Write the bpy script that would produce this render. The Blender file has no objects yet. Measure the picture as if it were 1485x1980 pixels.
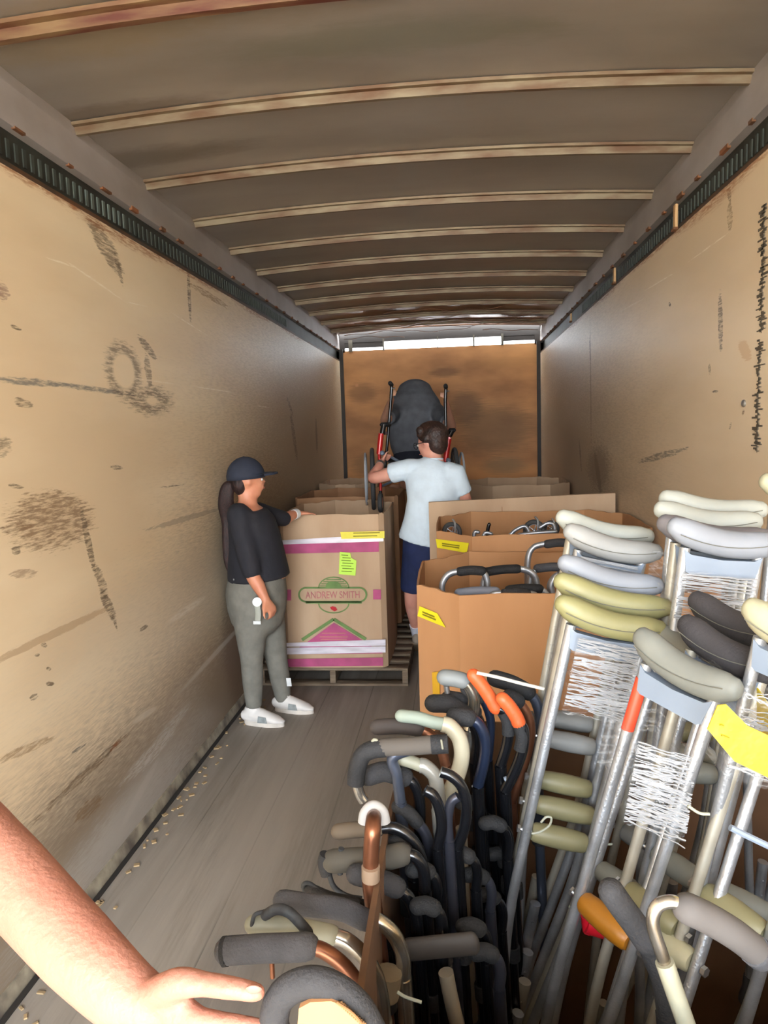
import bpy, math, random
import numpy as np
from mathutils import Vector, Matrix, Euler
random.seed(7)
C = bpy.context.scene.collection
S = bpy.context.scene

# ------------------------------------------------------------------ camera, world, light, exposure
YAW, PITCH, ROLL, F, CAMH = 0.1013, 0.1104, -0.032, 1400.0, 1.7496
def cam_axes():
    cy, sy = math.cos(YAW), math.sin(YAW); cp, sp = math.cos(PITCH), math.sin(PITCH)
    fw = Vector((-sy*cp, cy*cp, -sp)); rt = Vector((cy, sy, 0)); up = rt.cross(fw)
    cr, sr = math.cos(ROLL), math.sin(ROLL)
    return rt*cr+up*sr, -rt*sr+up*cr, fw
RT, UP, FW = cam_axes()
cd = bpy.data.cameras.new('camera'); cam = bpy.data.objects.new('camera', cd); C.objects.link(cam)
cam.matrix_world = Matrix(((RT.x, UP.x, -FW.x, 0), (RT.y, UP.y, -FW.y, 0), (RT.z, UP.z, -FW.z, CAMH), (0, 0, 0, 1)))
cd.sensor_fit = 'HORIZONTAL'; cd.sensor_width = 36; cd.lens = 36*F/1485; cd.clip_start = .05
S.camera = cam
S.view_settings.view_transform = 'Standard'; S.view_settings.look = 'None'
S.view_settings.gamma = 1; S.view_settings.use_curve_mapping = False
S.view_settings.exposure = 2.85
S.cycles.diffuse_bounces = 8; S.cycles.max_bounces = 12
W = bpy.data.worlds.new('world'); S.world = W; W.use_nodes = True
bg = W.node_tree.nodes['Background']; bg.inputs[0].default_value = (.86, .93, 1, 1); bg.inputs[1].default_value = 3.2
sd = bpy.data.lights.new('sun', 'SUN'); sd.energy = 9.0; sd.angle = .02; sd.color = (1, .93, .82)
sun = bpy.data.objects.new('sun', sd); C.objects.link(sun); sun.rotation_mode = 'QUATERNION'; sun.rotation_quaternion = Vector((0, -.02, -1)).to_track_quat('-Z', 'Y')
REAR = -2.0                                     # the open rear end, behind the camera
pl = bpy.data.lights.new('door_daylight_portal', 'AREA'); pl.shape = 'RECTANGLE'; pl.size = 2.5; pl.size_y = 2.9
pl.cycles.is_portal = True
po = bpy.data.objects.new('door_daylight_portal', pl); C.objects.link(po)
po.location = (-.19, REAR, 1.47); po.rotation_euler = (math.radians(90), 0, 0)
XL, XR, YB, ZR, ZC = -1.44, 1.06, 9.26, 2.65, 2.93

def at(px, py, y=None, z=None, x=None):         # the point of the place seen at a pixel, at a given depth y / height z / side x
    d = FW + RT*((px-742.5)/F) - UP*((py-990)/F)
    t = x/d.x if x is not None else (y/d.y if y is not None else (z-CAMH)/d.z)
    return d*t + Vector((0, 0, CAMH))

# ------------------------------------------------------------------ materials
def lin(c):
    f = lambda v: (v/255/12.92) if v/255 <= .04045 else ((v/255+.055)/1.055)**2.4
    return tuple(f(v) for v in c)+(1,)
MATS = {}
def pbr(name, col, rough=.55, metal=0, col2=None, var=.12, scale=6, stretch=(1, 1, 1), bump=0, bscale=60, sss=0, coat=0, trans=0, alpha=1):
    if name in MATS: return MATS[name]
    m = bpy.data.materials.new(name); m.use_nodes = True; nt = m.node_tree; N = nt.nodes; L = nt.links
    b = N['Principled BSDF']; tc = N.new('ShaderNodeTexCoord'); mp = N.new('ShaderNodeMapping')
    mp.inputs['Scale'].default_value = stretch; L.new(tc.outputs['Object'], mp.inputs[0])
    nz = N.new('ShaderNodeTexNoise'); nz.inputs['Scale'].default_value = scale; nz.inputs['Detail'].default_value = 5
    L.new(mp.outputs[0], nz.inputs['Vector'])
    mr = N.new('ShaderNodeMapRange'); mr.inputs[1].default_value = .35; mr.inputs[2].default_value = .65; L.new(nz.outputs[0], mr.inputs[0])
    mx = N.new('ShaderNodeMix'); mx.data_type = 'RGBA'; L.new(mr.outputs[0], mx.inputs[0])
    c2 = col2 or tuple(v*(1-var) for v in col)
    mx.inputs[6].default_value = lin(col); mx.inputs[7].default_value = lin(c2)
    L.new(mx.outputs[2], b.inputs['Base Color'])
    b.inputs['Roughness'].default_value = rough; b.inputs['Metallic'].default_value = metal
    if coat: b.inputs['Coat Weight'].default_value = coat; b.inputs['Coat Roughness'].default_value = .15
    if sss:
        b.inputs['Subsurface Weight'].default_value = sss; b.inputs['Subsurface Radius'].default_value = (.01, .004, .002); b.inputs['Subsurface Scale'].default_value = 1
    if trans: b.inputs['Transmission Weight'].default_value = trans
    if alpha < 1: b.inputs['Alpha'].default_value = alpha
    if bump:
        n2 = N.new('ShaderNodeTexNoise'); n2.inputs['Scale'].default_value = bscale; n2.inputs['Detail'].default_value = 4
        L.new(mp.outputs[0], n2.inputs['Vector'])
        bp = N.new('ShaderNodeBump'); bp.inputs['Strength'].default_value = bump; bp.inputs['Distance'].default_value = .01
        L.new(n2.outputs[0], bp.inputs['Height']); L.new(bp.outputs[0], b.inputs['Normal'])
    m['_mix'] = mx.name; MATS[name] = m
    return m
def layer(m, mask_out, col):                    # lay a stain or glow colour over a material's base colour
    nt = m.node_tree; N = nt.nodes; L = nt.links; b = N['Principled BSDF']
    prev = b.inputs['Base Color'].links[0].from_socket
    mx = N.new('ShaderNodeMix'); mx.data_type = 'RGBA'; L.new(mask_out, mx.inputs[0]); L.new(prev, mx.inputs[6])
    mx.inputs[7].default_value = lin(col); L.new(mx.outputs[2], b.inputs['Base Color'])
def ellipse(m, c, rot, sc, col, k=.8, soft=.5, holes=None, edge=.35):   # one stain or painted glow: an ellipse broken by streaky noise
    nt = m.node_tree; N = nt.nodes; L = nt.links
    tc = N.new('ShaderNodeTexCoord'); mp = N.new('ShaderNodeMapping'); mp.vector_type = 'TEXTURE'
    mp.inputs['Location'].default_value = c; mp.inputs['Rotation'].default_value = rot; mp.inputs['Scale'].default_value = sc
    L.new(tc.outputs['Object'], mp.inputs[0])
    ln = N.new('ShaderNodeVectorMath'); ln.operation = 'LENGTH'; L.new(mp.outputs[0], ln.inputs[0])
    nz = shared_noise(m)
    ad = N.new('ShaderNodeMath'); ad.operation = 'MULTIPLY_ADD'; L.new(nz, ad.inputs[0]); ad.inputs[1].default_value = edge*4; L.new(ln.outputs['Value'], ad.inputs[2])
    mr = N.new('ShaderNodeMapRange'); mr.interpolation_type = 'SMOOTHSTEP'
    mr.inputs[1].default_value = 1+edge*2-soft*.5; mr.inputs[2].default_value = 1+edge*2+soft*.5; mr.inputs[3].default_value = k; mr.inputs[4].default_value = 0
    L.new(ad.outputs[0], mr.inputs[0]); out = mr.outputs[0]
    if holes:                                    # ring: nothing inside the inner fraction
        m2 = N.new('ShaderNodeMapRange'); m2.inputs[1].default_value = holes-.08; m2.inputs[2].default_value = holes+.08; L.new(ln.outputs['Value'], m2.inputs[0])
        mu = N.new('ShaderNodeMath'); mu.operation = 'MULTIPLY'; L.new(out, mu.inputs[0]); L.new(m2.outputs[0], mu.inputs[1]); out = mu.outputs[0]
    if m.name.startswith('painted_plywood') and k > .6 and soft < .9:
        h = scratch_noise(m); mh = N.new('ShaderNodeMapRange'); mh.inputs[1].default_value = .40; mh.inputs[2].default_value = .56; mh.inputs[3].default_value = .12; L.new(h, mh.inputs[0])
        mu = N.new('ShaderNodeMath'); mu.operation = 'MULTIPLY'; L.new(out, mu.inputs[0]); L.new(mh.outputs[0], mu.inputs[1]); out = mu.outputs[0]
    layer(m, out, col)
SC = {}
def scratch_noise(m):
    if m.name in SC: return SC[m.name]
    nt = m.node_tree; N = nt.nodes; L = nt.links
    tc = N.new('ShaderNodeTexCoord'); mp = N.new('ShaderNodeMapping'); mp.inputs['Scale'].default_value = (1, 5, 42); mp.inputs['Rotation'].default_value = (.12, 0, 0); L.new(tc.outputs['Object'], mp.inputs[0])
    nz = N.new('ShaderNodeTexNoise'); nz.inputs['Scale'].default_value = 3; nz.inputs['Detail'].default_value = 5; nz.inputs['Roughness'].default_value = .7
    L.new(mp.outputs[0], nz.inputs['Vector']); SC[m.name] = nz.outputs[0]; return nz.outputs[0]
SN = {}
def shared_noise(m, scale=(1, 3, 26)):
    if m.name in SN: return SN[m.name]
    nt = m.node_tree; N = nt.nodes; L = nt.links
    tc = N.new('ShaderNodeTexCoord'); mp = N.new('ShaderNodeMapping'); mp.inputs['Scale'].default_value = scale; L.new(tc.outputs['Object'], mp.inputs[0])
    nz = N.new('ShaderNodeTexNoise'); nz.inputs['Scale'].default_value = 5; nz.inputs['Detail'].default_value = 6; nz.inputs['Roughness'].default_value = .65
    L.new(mp.outputs[0], nz.inputs['Vector']); SN[m.name] = nz.outputs[0]
    return nz.outputs[0]

# ------------------------------------------------------------------ mesh builder
def cr(pts, k=6):                               # Catmull-Rom through points
    P = [Vector(p) for p in pts]
    if len(P) < 3: return P
    P = [P[0]*2-P[1]]+P+[P[-1]*2-P[-2]]; out = []
    for i in range(1, len(P)-2):
        for j in range(k):
            t = j/k; a, b, c, d = P[i-1:i+3]
            out.append(.5*((2*b)+(c-a)*t+(2*a-5*b+4*c-d)*t*t+(3*b-a-3*c+d)*t**3))
    out.append(P[-2]); return out
def lerp_list(v, n):
    v = list(v); o = []
    for i in range(n):
        t = i/(n-1)*(len(v)-1); k = min(int(t), len(v)-2); f = t-k
        a, b = v[k], v[k+1]
        o.append(tuple(x*(1-f)+y*f for x, y in zip(a, b)) if isinstance(a, tuple) else a*(1-f)+b*f)
    return o
class MB:
    def __init__(s): s.v = []; s.f = []
    def add(s, v, f):
        n = len(s.v); s.v += [tuple(x) for x in v]; s.f += [tuple(i+n for i in q) for q in f]; return s
    def box(s, c, d, R=None, bev=0):
        c = Vector(c); hx, hy, hz = d[0]/2, d[1]/2, d[2]/2; vs = []
        if bev <= 0:
            for x in (-hx, hx):
                for y in (-hy, hy):
                    for z in (-hz, hz): vs.append(Vector((x, y, z)))
            fs = [(0, 1, 3, 2), (4, 6, 7, 5), (0, 4, 5, 1), (2, 3, 7, 6), (0, 2, 6, 4), (1, 5, 7, 3)]
        else:
            b = min(bev, hx*.9, hy*.9, hz*.9)
            prof = [(-1, -1), (1, -1), (1, 1), (-1, 1)]; loops = []
            def ring(z, k):
                r = []
                for (sx, sy) in prof:
                    X, Y = hx-k, hy-k
                    pts = [(sx*(X-b), sy*Y), (sx*X, sy*(Y-b))]
                    if sx*sy > 0: pts.reverse()
                    r += pts
                return [Vector((p[0], p[1], z)) for p in r]
            loops = [ring(-hz, b), ring(-hz+b, 0), ring(hz-b, 0), ring(hz, b)]
            vs = [p for l in loops for p in l]; fs = []
            for i in range(3):
                for j in range(8): fs.append((i*8+j, i*8+(j+1) % 8, (i+1)*8+(j+1) % 8, (i+1)*8+j))
            fs += [tuple(range(7, -1, -1)), tuple(range(24, 32))]
        if R is not None: vs = [R @ p for p in vs]
        return s.add([p+c for p in vs], fs)
    def tube(s, pts, r, n=12, ref=None, cap='flat'):
        P = [Vector(p) for p in pts]
        rr = lerp_list(r, len(P)) if isinstance(r, (list,)) and len(r) != len(P) else (list(r) if isinstance(r, list) else [r]*len(P))
        rr = [q if isinstance(q, tuple) else (q, q) for q in rr]
        if cap == 'round':
            def ext(p, q, rad):
                d = (p-q).normalized(); m = min(rad); return [(p+d*m*math.sin(a), (rad[0]*math.cos(a)+1e-5, rad[1]*math.cos(a)+1e-5)) for a in (.5, .95, 1.3, 1.5)]
            e1 = ext(P[0], P[1], rr[0]); e2 = ext(P[-1], P[-2], rr[-1])
            P = [e[0] for e in reversed(e1)]+P+[e[0] for e in e2]; rr = [e[1] for e in reversed(e1)]+rr+[e[1] for e in e2]
        T = [((P[min(i+1, len(P)-1)]-P[max(i-1, 0)])).normalized() for i in range(len(P))]
        if ref is None:
            ref = Vector((0, 0, 1)) if abs(T[0].z) < .9 else Vector((1, 0, 0))
        a = Vector(ref); a = (a-T[0]*a.dot(T[0])).normalized(); vs = []; fs = []
        for i, p in enumerate(P):
            a = a-T[i]*a.dot(T[i])
            a = a.normalized() if a.length > 1e-6 else Vector((1, 0, 0))
            b = T[i].cross(a)
            for j in range(n):
                t = 2*math.pi*j/n; vs.append(p+a*(rr[i][0]*math.cos(t))+b*(rr[i][1]*math.sin(t)))
        for i in range(len(P)-1):
            for j in range(n): fs.append((i*n+j, i*n+(j+1) % n, (i+1)*n+(j+1) % n, (i+1)*n+j))
        fs += [tuple(range(n-1, -1, -1)), tuple((len(P)-1)*n+j for j in range(n))]
        return s.add(vs, fs)
    def ball(s, c, r, R=None, nu=14, nv=9):
        c = Vector(c); r = (r, r, r) if not isinstance(r, tuple) else r; vs = []; fs = []
        for i in range(1, nv):
            a = math.pi*i/nv
            for j in range(nu):
                t = 2*math.pi*j/nu; p = Vector((r[0]*math.sin(a)*math.cos(t), r[1]*math.sin(a)*math.sin(t), r[2]*math.cos(a)))
                vs.append((R @ p if R is not None else p)+c)
        for q in (Vector((0, 0, r[2])), Vector((0, 0, -r[2]))): vs.append((R @ q if R is not None else q)+c)
        T, B = len(vs)-2, len(vs)-1
        for i in range(nv-2):
            for j in range(nu): fs.append((i*nu+j, (i+1)*nu+j, (i+1)*nu+(j+1) % nu, i*nu+(j+1) % nu))
        for j in range(nu):
            fs.append((T, j, (j+1) % nu)); k = (nv-2)*nu; fs.append((B, k+(j+1) % nu, k+j))
        return s.add(vs, fs)
    def prism(s, poly, d):                      # planar polygon (world points) pushed along d
        P = [Vector(p) for p in poly]; n = len(P); d = Vector(d)
        fs = [tuple(range(n)), tuple(range(2*n-1, n-1, -1))]+[(i, (i+1) % n, (i+1) % n+n, i+n) for i in range(n)]
        return s.add(P+[p+d for p in P], [tuple(reversed(q)) for q in fs])
    def ring_torus(s, c, R, r, axis, n=40, m=8, a0=0, a1=2*math.pi):
        c = Vector(c); ax = Vector(axis).normalized(); u = ax.orthogonal().normalized(); w = ax.cross(u)
        full = abs(a1-a0-2*math.pi) < 1e-6; k = n if full else n+1
        vs = []; fs = []
        for i in range(k):
            t = a0+(a1-a0)*i/n; rad = u*math.cos(t)+w*math.sin(t)
            for j in range(m):
                q = 2*math.pi*j/m; vs.append(c+rad*(R+r*math.cos(q))+ax*(r*math.sin(q)))
        for i in range(n):
            for j in range(m): fs.append((i*m+j, ((i+1) % k)*m+j, ((i+1) % k)*m+(j+1) % m, i*m+(j+1) % m))
        return s.add(vs, fs)
    def build(s, name, mat, parent=None, smooth=True, angle=38, origin=None, mesh_only=False):
        me = bpy.data.meshes.new(name)
        off = Vector(origin) if origin is not None else (parent['_o'] if parent is not None and '_o' in parent else None)
        if off is None and parent is None:
            a = np.array(s.v); off = Vector(((a[:, 0].min()+a[:, 0].max())/2, (a[:, 1].min()+a[:, 1].max())/2, a[:, 2].min()))
        off = Vector(off) if off is not None else Vector((0, 0, 0))
        me.from_pydata([(v[0]-off.x, v[1]-off.y, v[2]-off.z) for v in s.v], [], s.f); me.update()
        if smooth:
            me.polygons.foreach_set('use_smooth', [True]*len(me.polygons)); me.set_sharp_from_angle(angle=math.radians(angle))
        me.materials.append(mat)
        if mesh_only: return me
        o = bpy.data.objects.new(name, me); C.objects.link(o)
        if parent is not None:
            o.parent = parent
            o['_o'] = tuple(off)
        else: o.location = off; o['_o'] = tuple(off)
        return o
def organic(name, mb, mat, parent, voxel=.01, it=6):
    o = mb.build(name, mat, parent, smooth=False)
    m = o.modifiers.new('r', 'REMESH'); m.mode = 'VOXEL'; m.voxel_size = voxel; m.use_smooth_shade = True
    k = o.modifiers.new('s', 'SMOOTH'); k.factor = .6; k.iterations = it
    dg = bpy.context.evaluated_depsgraph_get(); me = bpy.data.meshes.new_from_object(o.evaluated_get(dg))
    o.modifiers.clear(); o.data = me; me.name = name
    if not me.materials: me.materials.append(mat)
    me.polygons.foreach_set('use_smooth', [True]*len(me.polygons))
    return o
def tag(o, label, cat, group=None, kind=None):
    if label: o['label'] = label
    if cat: o['category'] = cat
    if group: o['group'] = group
    if kind: o['kind'] = kind
    return o
def thing(name, label, cat, loc, group=None):
    o = bpy.data.objects.new(name, None); C.objects.link(o); o.location = Vector(loc); o['_o'] = tuple(loc); o.empty_display_size = .05
    return tag(o, label, cat, group)
def struct(name, mb, mat, smooth=True, **k):
    o = mb.build(name, mat, None, smooth, origin=(0, 0, 0), **k); o['kind'] = 'structure'; return o
def text_part(name, txt, size, mat, parent, M, width=None, depth=.0008, extrude_bold=0):
    cu = bpy.data.curves.new(name, 'FONT'); cu.body = txt; cu.size = size; cu.extrude = depth; cu.align_x = 'CENTER'; cu.align_y = 'CENTER'; cu.offset = extrude_bold
    t = bpy.data.objects.new(name, cu); C.objects.link(t)
    dg = bpy.context.evaluated_depsgraph_get(); me = bpy.data.meshes.new_from_object(t.evaluated_get(dg))
    bpy.data.objects.remove(t)
    if width:
        xs = [v.co.x for v in me.vertices]; k = width/(max(xs)-min(xs)); me.transform(Matrix.Diagonal((k, 1, 1, 1)))
    me.transform(Matrix.Translation(-Vector(parent['_o'])) @ M); me.materials.clear(); me.materials.append(mat)
    o = bpy.data.objects.new(name, me); C.objects.link(o); o.parent = parent; return o

# common materials
alu = pbr('brushed_aluminium', (186, 190, 196), .36, .7, col2=(150, 152, 156), scale=14, bump=.15, bscale=200)
alu_pale = pbr('pale_aluminium', (178, 174, 162), .45, .4, col2=(150, 144, 130), scale=12)
chrome = pbr('worn_chrome', (205, 203, 198), .22, .9, col2=(150, 135, 110), scale=18)
foam_grey = pbr('grey_foam', (76, 76, 80), .85, 0, var=.18, scale=20, bump=.3, bscale=260)
foam_black = pbr('black_foam', (36, 36, 38), .8, 0, var=.3, scale=18, bump=.3, bscale=240)
foam_dark = pbr('charcoal_foam', (52, 51, 53), .85, 0, var=.2, scale=18, bump=.3, bscale=240)
blackmet = pbr('black_enamel', (22, 23, 27), .25, .3, var=.3, scale=10, coat=.5)
copper = pbr('bronze_anodised', (146, 98, 72), .32, .75, col2=(110, 68, 50), scale=10)
rubber = pbr('grey_rubber', (70, 70, 70), .75)
bolt = pbr('zinc_bolt', (190, 190, 190), .3, .9)
plate = pbr('blue_grey_plastic', (118, 130, 146), .45, 0, var=.08)
tan_card = pbr('cardboard_pale', (196, 168, 138), .85, 0, col2=(182, 152, 122), scale=4, bump=.12, bscale=25, stretch=(1, 1, .3))
org_card = pbr('cardboard_orange', (184, 137, 95), .85, 0, col2=(172, 125, 84), scale=4, bump=.12, bscale=25, stretch=(1, 1, .3))
brown_card = pbr('cardboard_brown', (176, 134, 98), .85, 0, col2=(160, 118, 84), scale=4, bump=.12, bscale=25)
yellow = pbr('yellow_tape', (236, 222, 40), .45, 0, var=.06)
ink = pbr('olive_ink', (140, 128, 20), .7)
pal_wood = pbr('pallet_wood', (140, 124, 104), .85, 0, col2=(104, 88, 72), scale=5, stretch=(1, 6, 6), bump=.3, bscale=30)

# ------------------------------------------------------------------ trailer shell
wall_m = pbr('painted_plywood_wall', (228, 210, 178), .5, 0, col2=(212, 190, 156), scale=1.6, stretch=(1, .35, 1.6), bump=.12, bscale=8)
wall_r = pbr('painted_plywood_wall_right', (226, 206, 176), .5, 0, col2=(210, 188, 156), scale=1.6, stretch=(1, .35, 1.6), bump=.12, bscale=8)
def stain(m, side, p0, p1, w, col, k=.75, soft=.25, holes=None, edge=.35):
    a = at(*p0, x=side); b = at(*p1, x=side); c = (a+b)/2; L = max((b-a).length/2, .004)
    ang = math.atan2(b.z-a.z, b.y-a.y)
    ellipse(m, (side, c.y, c.z), (ang, 0, 0), (50, L*1.15, w/2), col, k, soft, holes, edge)
DK = (96, 80, 62); GY = (120, 112, 100); LT = (236, 224, 202)
# broad dirt low on the left wall, browner patches further in
for (c, s, col, k) in [((XL, 3.6, .12), (50, 2.4, .5), (146, 134, 120), .85), ((XL, 2.3, .05), (50, 1.0, .4), (118, 102, 84), .75), ((XL, 3.1, .12), (50, 1.0, .13), (176, 172, 164), .75), ((XL, 4.4, .2), (50, .8, .3), (96, 80, 64), .6),
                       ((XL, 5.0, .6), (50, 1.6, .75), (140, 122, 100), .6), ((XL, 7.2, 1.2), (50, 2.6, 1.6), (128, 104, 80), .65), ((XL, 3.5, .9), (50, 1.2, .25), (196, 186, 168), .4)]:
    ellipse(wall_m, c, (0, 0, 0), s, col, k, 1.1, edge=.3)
for a in [((175, 428), (232, 520), .11, DK, .75), ((222, 490), (236, 545), .04, DK, .7), ((364, 530), (368, 612), .05, (84, 66, 50), .85), ((372, 552), (438, 592), .04, (150, 120, 80), .8),
          ((270, 655), (300, 690), .05, DK, .8), ((283, 690), (290, 745), .07, DK, .65), ((258, 775), (326, 775), .13, DK, .8, .6, .3),
          ((0, 733), (120, 744), .025, (120, 116, 108), .9, .4), ((110, 743), (255, 762), .022, (120, 116, 108), .9, .4),
          ((28, 1010), (168, 1004), .20, (128, 102, 76), .85), ((5, 1024), (60, 1018), .03, (128, 102, 76), .8), ((158, 990), (182, 1100), .045, DK, .85), ((186, 1100), (206, 1150), .055, DK, .75), ((196, 1145), (222, 1195), .055, DK, .85), ((218, 1190), (226, 1215), .02, DK, .8),
          ((0, 550), (8, 580), .08, (140, 110, 96), .8), ((0, 850), (8, 880), .1, DK, .7), ((22, 630), (40, 637), .012, DK, .9), ((30, 775), (60, 785), .03, DK, .8), ((18, 938), (42, 942), .015, DK, .8), ((215, 903), (235, 905), .02, DK, .8),
          ((315, 942), (350, 938), .008, DK, .9), ((555, 770), (566, 800), .05, (84, 72, 60), .7), ((562, 800), (574, 882), .11, (84, 72, 60), .65), ((611, 815), (613, 870), .1, (84, 72, 60), .55),
          ((24, 1065), (38, 1065), .03, DK, .8), ((25, 1110), (68, 1108), .03, (150, 124, 100), .7), ((80, 1246), (90, 1248), .015, DK, .9), ((68, 1266), (76, 1267), .012, DK, .9), ((90, 1292), (98, 1294), .012, DK, .9), ((90, 1322), (104, 1322), .015, DK, .9), ((58, 1350), (72, 1345), .02, DK, .8),
          ((272, 1218), (285, 1210), .02, DK, .8), ((80, 1575), (235, 1430), .035, (104, 84, 60), .8), ((215, 1450), (232, 1432), .025, (130, 76, 40), .8), ((0, 1470), (95, 1430), .03, (140, 112, 80), .7), ((140, 1455), (165, 1440), .012, (90, 88, 84), .8),
          ((150, 1580), (195, 1545), .06, (120, 92, 60), .7), ((300, 1020), (420, 985), .03, (150, 136, 118), .6), ((0, 1275), (200, 1180), .03, (170, 144, 112), .6), ((440, 1200), (465, 1340), .35, (104, 84, 66), .6, .9)]:
    stain(wall_m, XL, *a)
# the open pencil-like ring drawn on the left wall
ca = at(240, 718, x=XL); ellipse(wall_m, (XL, ca.y, ca.z), (0, 0, 0), (50, .17, .125), DK, .72, .35, .62, .22)
for a in [((90, 498), (140, 515), .006, LT, .9), ((140, 513), (230, 575), .008, LT, .9), ((250, 585), (280, 592), .005, LT, .9), ((340, 610), (395, 645), .006, LT, .9), ((380, 748), (445, 758), .007, LT, .9), ((270, 733), (335, 742), .006, LT, .9), ((500, 785), (520, 788), .008, LT, .8),
          ((330, 1200), (392, 1158), .04, (216, 208, 192), .7), ((365, 1320), (470, 1205), .035, (186, 178, 166), .6), ((250, 1500), (330, 1420), .07, (190, 186, 178), .7), ((300, 1440), (360, 1370), .06, (176, 172, 164), .7), ((240, 1590), (300, 1480), .05, (176, 170, 160), .6), ((260, 1395), (300, 1370), .03, (200, 190, 172), .6)]:
    stain(wall_m, XL, *a, soft=.6)
for a in [((1406, 345), (1412, 390), .035, (110, 84, 56), .8), ((1410, 395), (1412, 440), .055, (130, 104, 66), .75), ((1392, 575), (1394, 670), .05, (92, 76, 62), .85), ((1141, 640), (1143, 840), .05, (120, 92, 60), .55), ((1140, 655), (1142, 700), .06, (104, 78, 50), .6),
          ((1120, 855), (1124, 905), .07, (70, 62, 54), .8), ((1140, 905), (1175, 905), .32, (84, 74, 64), .6, .9), ((1240, 892), (1318, 870), .035, (96, 88, 78), .8), ((1150, 880), (1162, 950), .12, (74, 66, 58), .6), ((1436, 795), (1438, 800), .025, (120, 90, 60), .9),
          ((1411, 820), (1413, 826), .03, (120, 100, 80), .7), ((1371, 705), (1373, 722), .03, (140, 118, 88), .7), ((1378, 758), (1388, 756), .01, (70, 60, 50), .9), ((1430, 665), (1450, 690), .06, (200, 160, 110), .5), ((1293, 588), (1297, 590), .02, (90, 70, 50), .9)]:
    stain(wall_r, XR, *a)
for a in [((1340, 500), (1402, 455), .006, LT, .8), ((1250, 560), (1300, 530), .006, LT, .8), ((1200, 602), (1240, 580), .006, LT, .7)]: stain(wall_r, XR, *a, soft=.6)
for Wm, X in ((wall_m, XL), (wall_r, XR)):
    for yy, hh in ((2.4, .03), (3.2, .05), (4.1, .03), (5.3, .04), (6.6, .04)): ellipse(Wm, (X, yy, 2.66), (0, 0, 0), (50, .5, hh), (150, 96, 56), .8, .7, edge=.3)
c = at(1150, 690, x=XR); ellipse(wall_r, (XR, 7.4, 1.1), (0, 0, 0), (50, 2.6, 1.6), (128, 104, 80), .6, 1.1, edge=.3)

struct('wall_left', MB().box((XL-.03, (REAR+YB)/2, ZR/2), (.06, YB-REAR, ZR)), wall_m)
struct('wall_right', MB().box((XR+.03, (REAR+YB)/2, ZR/2), (.06, YB-REAR, ZR)), wall_r)
ply = pbr('orange_plywood', (206, 146, 88), .6, 0, col2=(160, 108, 62), scale=1.3, stretch=(1, 1, 2.2), bump=.1, bscale=10)
for (px, py, w, h, col, k) in [(700, 760, .35, .25, (110, 72, 40), .6), (900, 790, .4, .4, (92, 66, 40), .6), (960, 830, .9, .6, (110, 84, 52), .6), (860, 720, .35, .12, (92, 60, 34), .6), (980, 700, .8, .12, (176, 124, 70), .5), (975, 900, .5, .2, (140, 116, 80), .6), (720, 900, .5, .3, (128, 98, 60), .6), (690, 745, .04, .04, (196, 136, 90), .8)]:
    q = at(px, py, y=YB); ellipse(ply, tuple(q), (0, 0, 0), (w/2, 50, h/2), col, k, .9)
struct('wall_back', MB().box(((XL+XR)/2, YB+.03, 1.39), (XR-XL+.14, .06, 2.78)), ply)
floor_m = pbr('worn_floor_boards', (150, 143, 134), .6, 0, col2=(128, 121, 112), scale=3, stretch=(4, .25, 1), bump=.25, bscale=12)
nt = floor_m.node_tree; wv = nt.nodes.new('ShaderNodeTexWave'); wv.wave_type = 'BANDS'; wv.bands_direction = 'X'; wv.wave_profile = 'SAW'; wv.inputs['Scale'].default_value = 1/(.30*2)*1.0/1.0
wv.inputs['Scale'].default_value = 1.05; tcn = nt.nodes.new('ShaderNodeTexCoord'); nt.links.new(tcn.outputs['Object'], wv.inputs[0])
mrn = nt.nodes.new('ShaderNodeMapRange'); mrn.inputs[1].default_value = .97; mrn.inputs[2].default_value = 1.0; mrn.inputs[4].default_value = .65; nt.links.new(wv.outputs['Fac'], mrn.inputs[0]); layer(floor_m, mrn.outputs[0], (58, 54, 50))
SN[floor_m.name] = shared_noise(floor_m, (12, .8, 1))
for (x, y, a, b, col) in [(-.6, 2.4, .2, 1.2, (112, 107, 100)), (-.9, 3.3, .25, .9, (164, 156, 146)), (-.2, 2.6, .12, 1.0, (104, 98, 92)), (-1.2, 2.2, .2, .8, (162, 154, 144)), (-.75, 1.6, .15, .7, (118, 110, 104))]:
    ellipse(floor_m, (x, y, 0), (0, 0, 0), (a, b, 50), col, .55, .9)
struct('floor', MB().box(((XL+XR)/2, (REAR+YB)/2, -.05), (XR-XL+.12, YB-REAR, .1)), floor_m)

# ceiling: arched sheet between the bows
ceil_m = pbr('galvanised_roof_sheet', (158, 150, 142), .40, .35, col2=(134, 126, 118), scale=1.2, stretch=(.6, 1.5, 1), bump=.06, bscale=5)
for (px, py, a, b, col) in [(150, 110, .4, .12, (140, 124, 98)), (760, 130, .5, .1, (112, 112, 98)), (350, 70, .6, .12, (132, 118, 100)), (250, 330, .5, .1, (96, 84, 70)), (200, 250, .4, .07, (84, 70, 58))]:
    q = at(px, py, z=ZC); ellipse(ceil_m, (q.x, q.y, q.z), (0, 0, 0), (a, b, 50), col, .55, 1.0)
ellipse(ceil_m, (-.2, 8.7, ZC), (0, 0, 0), (1.9, 1.5, 50), (132, 88, 54), .85, .8, edge=.3)  # far bays browned: wood tone and the roof leak's glow painted in
def arch(x): t = (x-(XL+XR)/2)/((XR-XL)/2); return .045*(1-t*t)
mb = MB(); nx, ny = 24, 60; vs = []; fs = []
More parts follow.
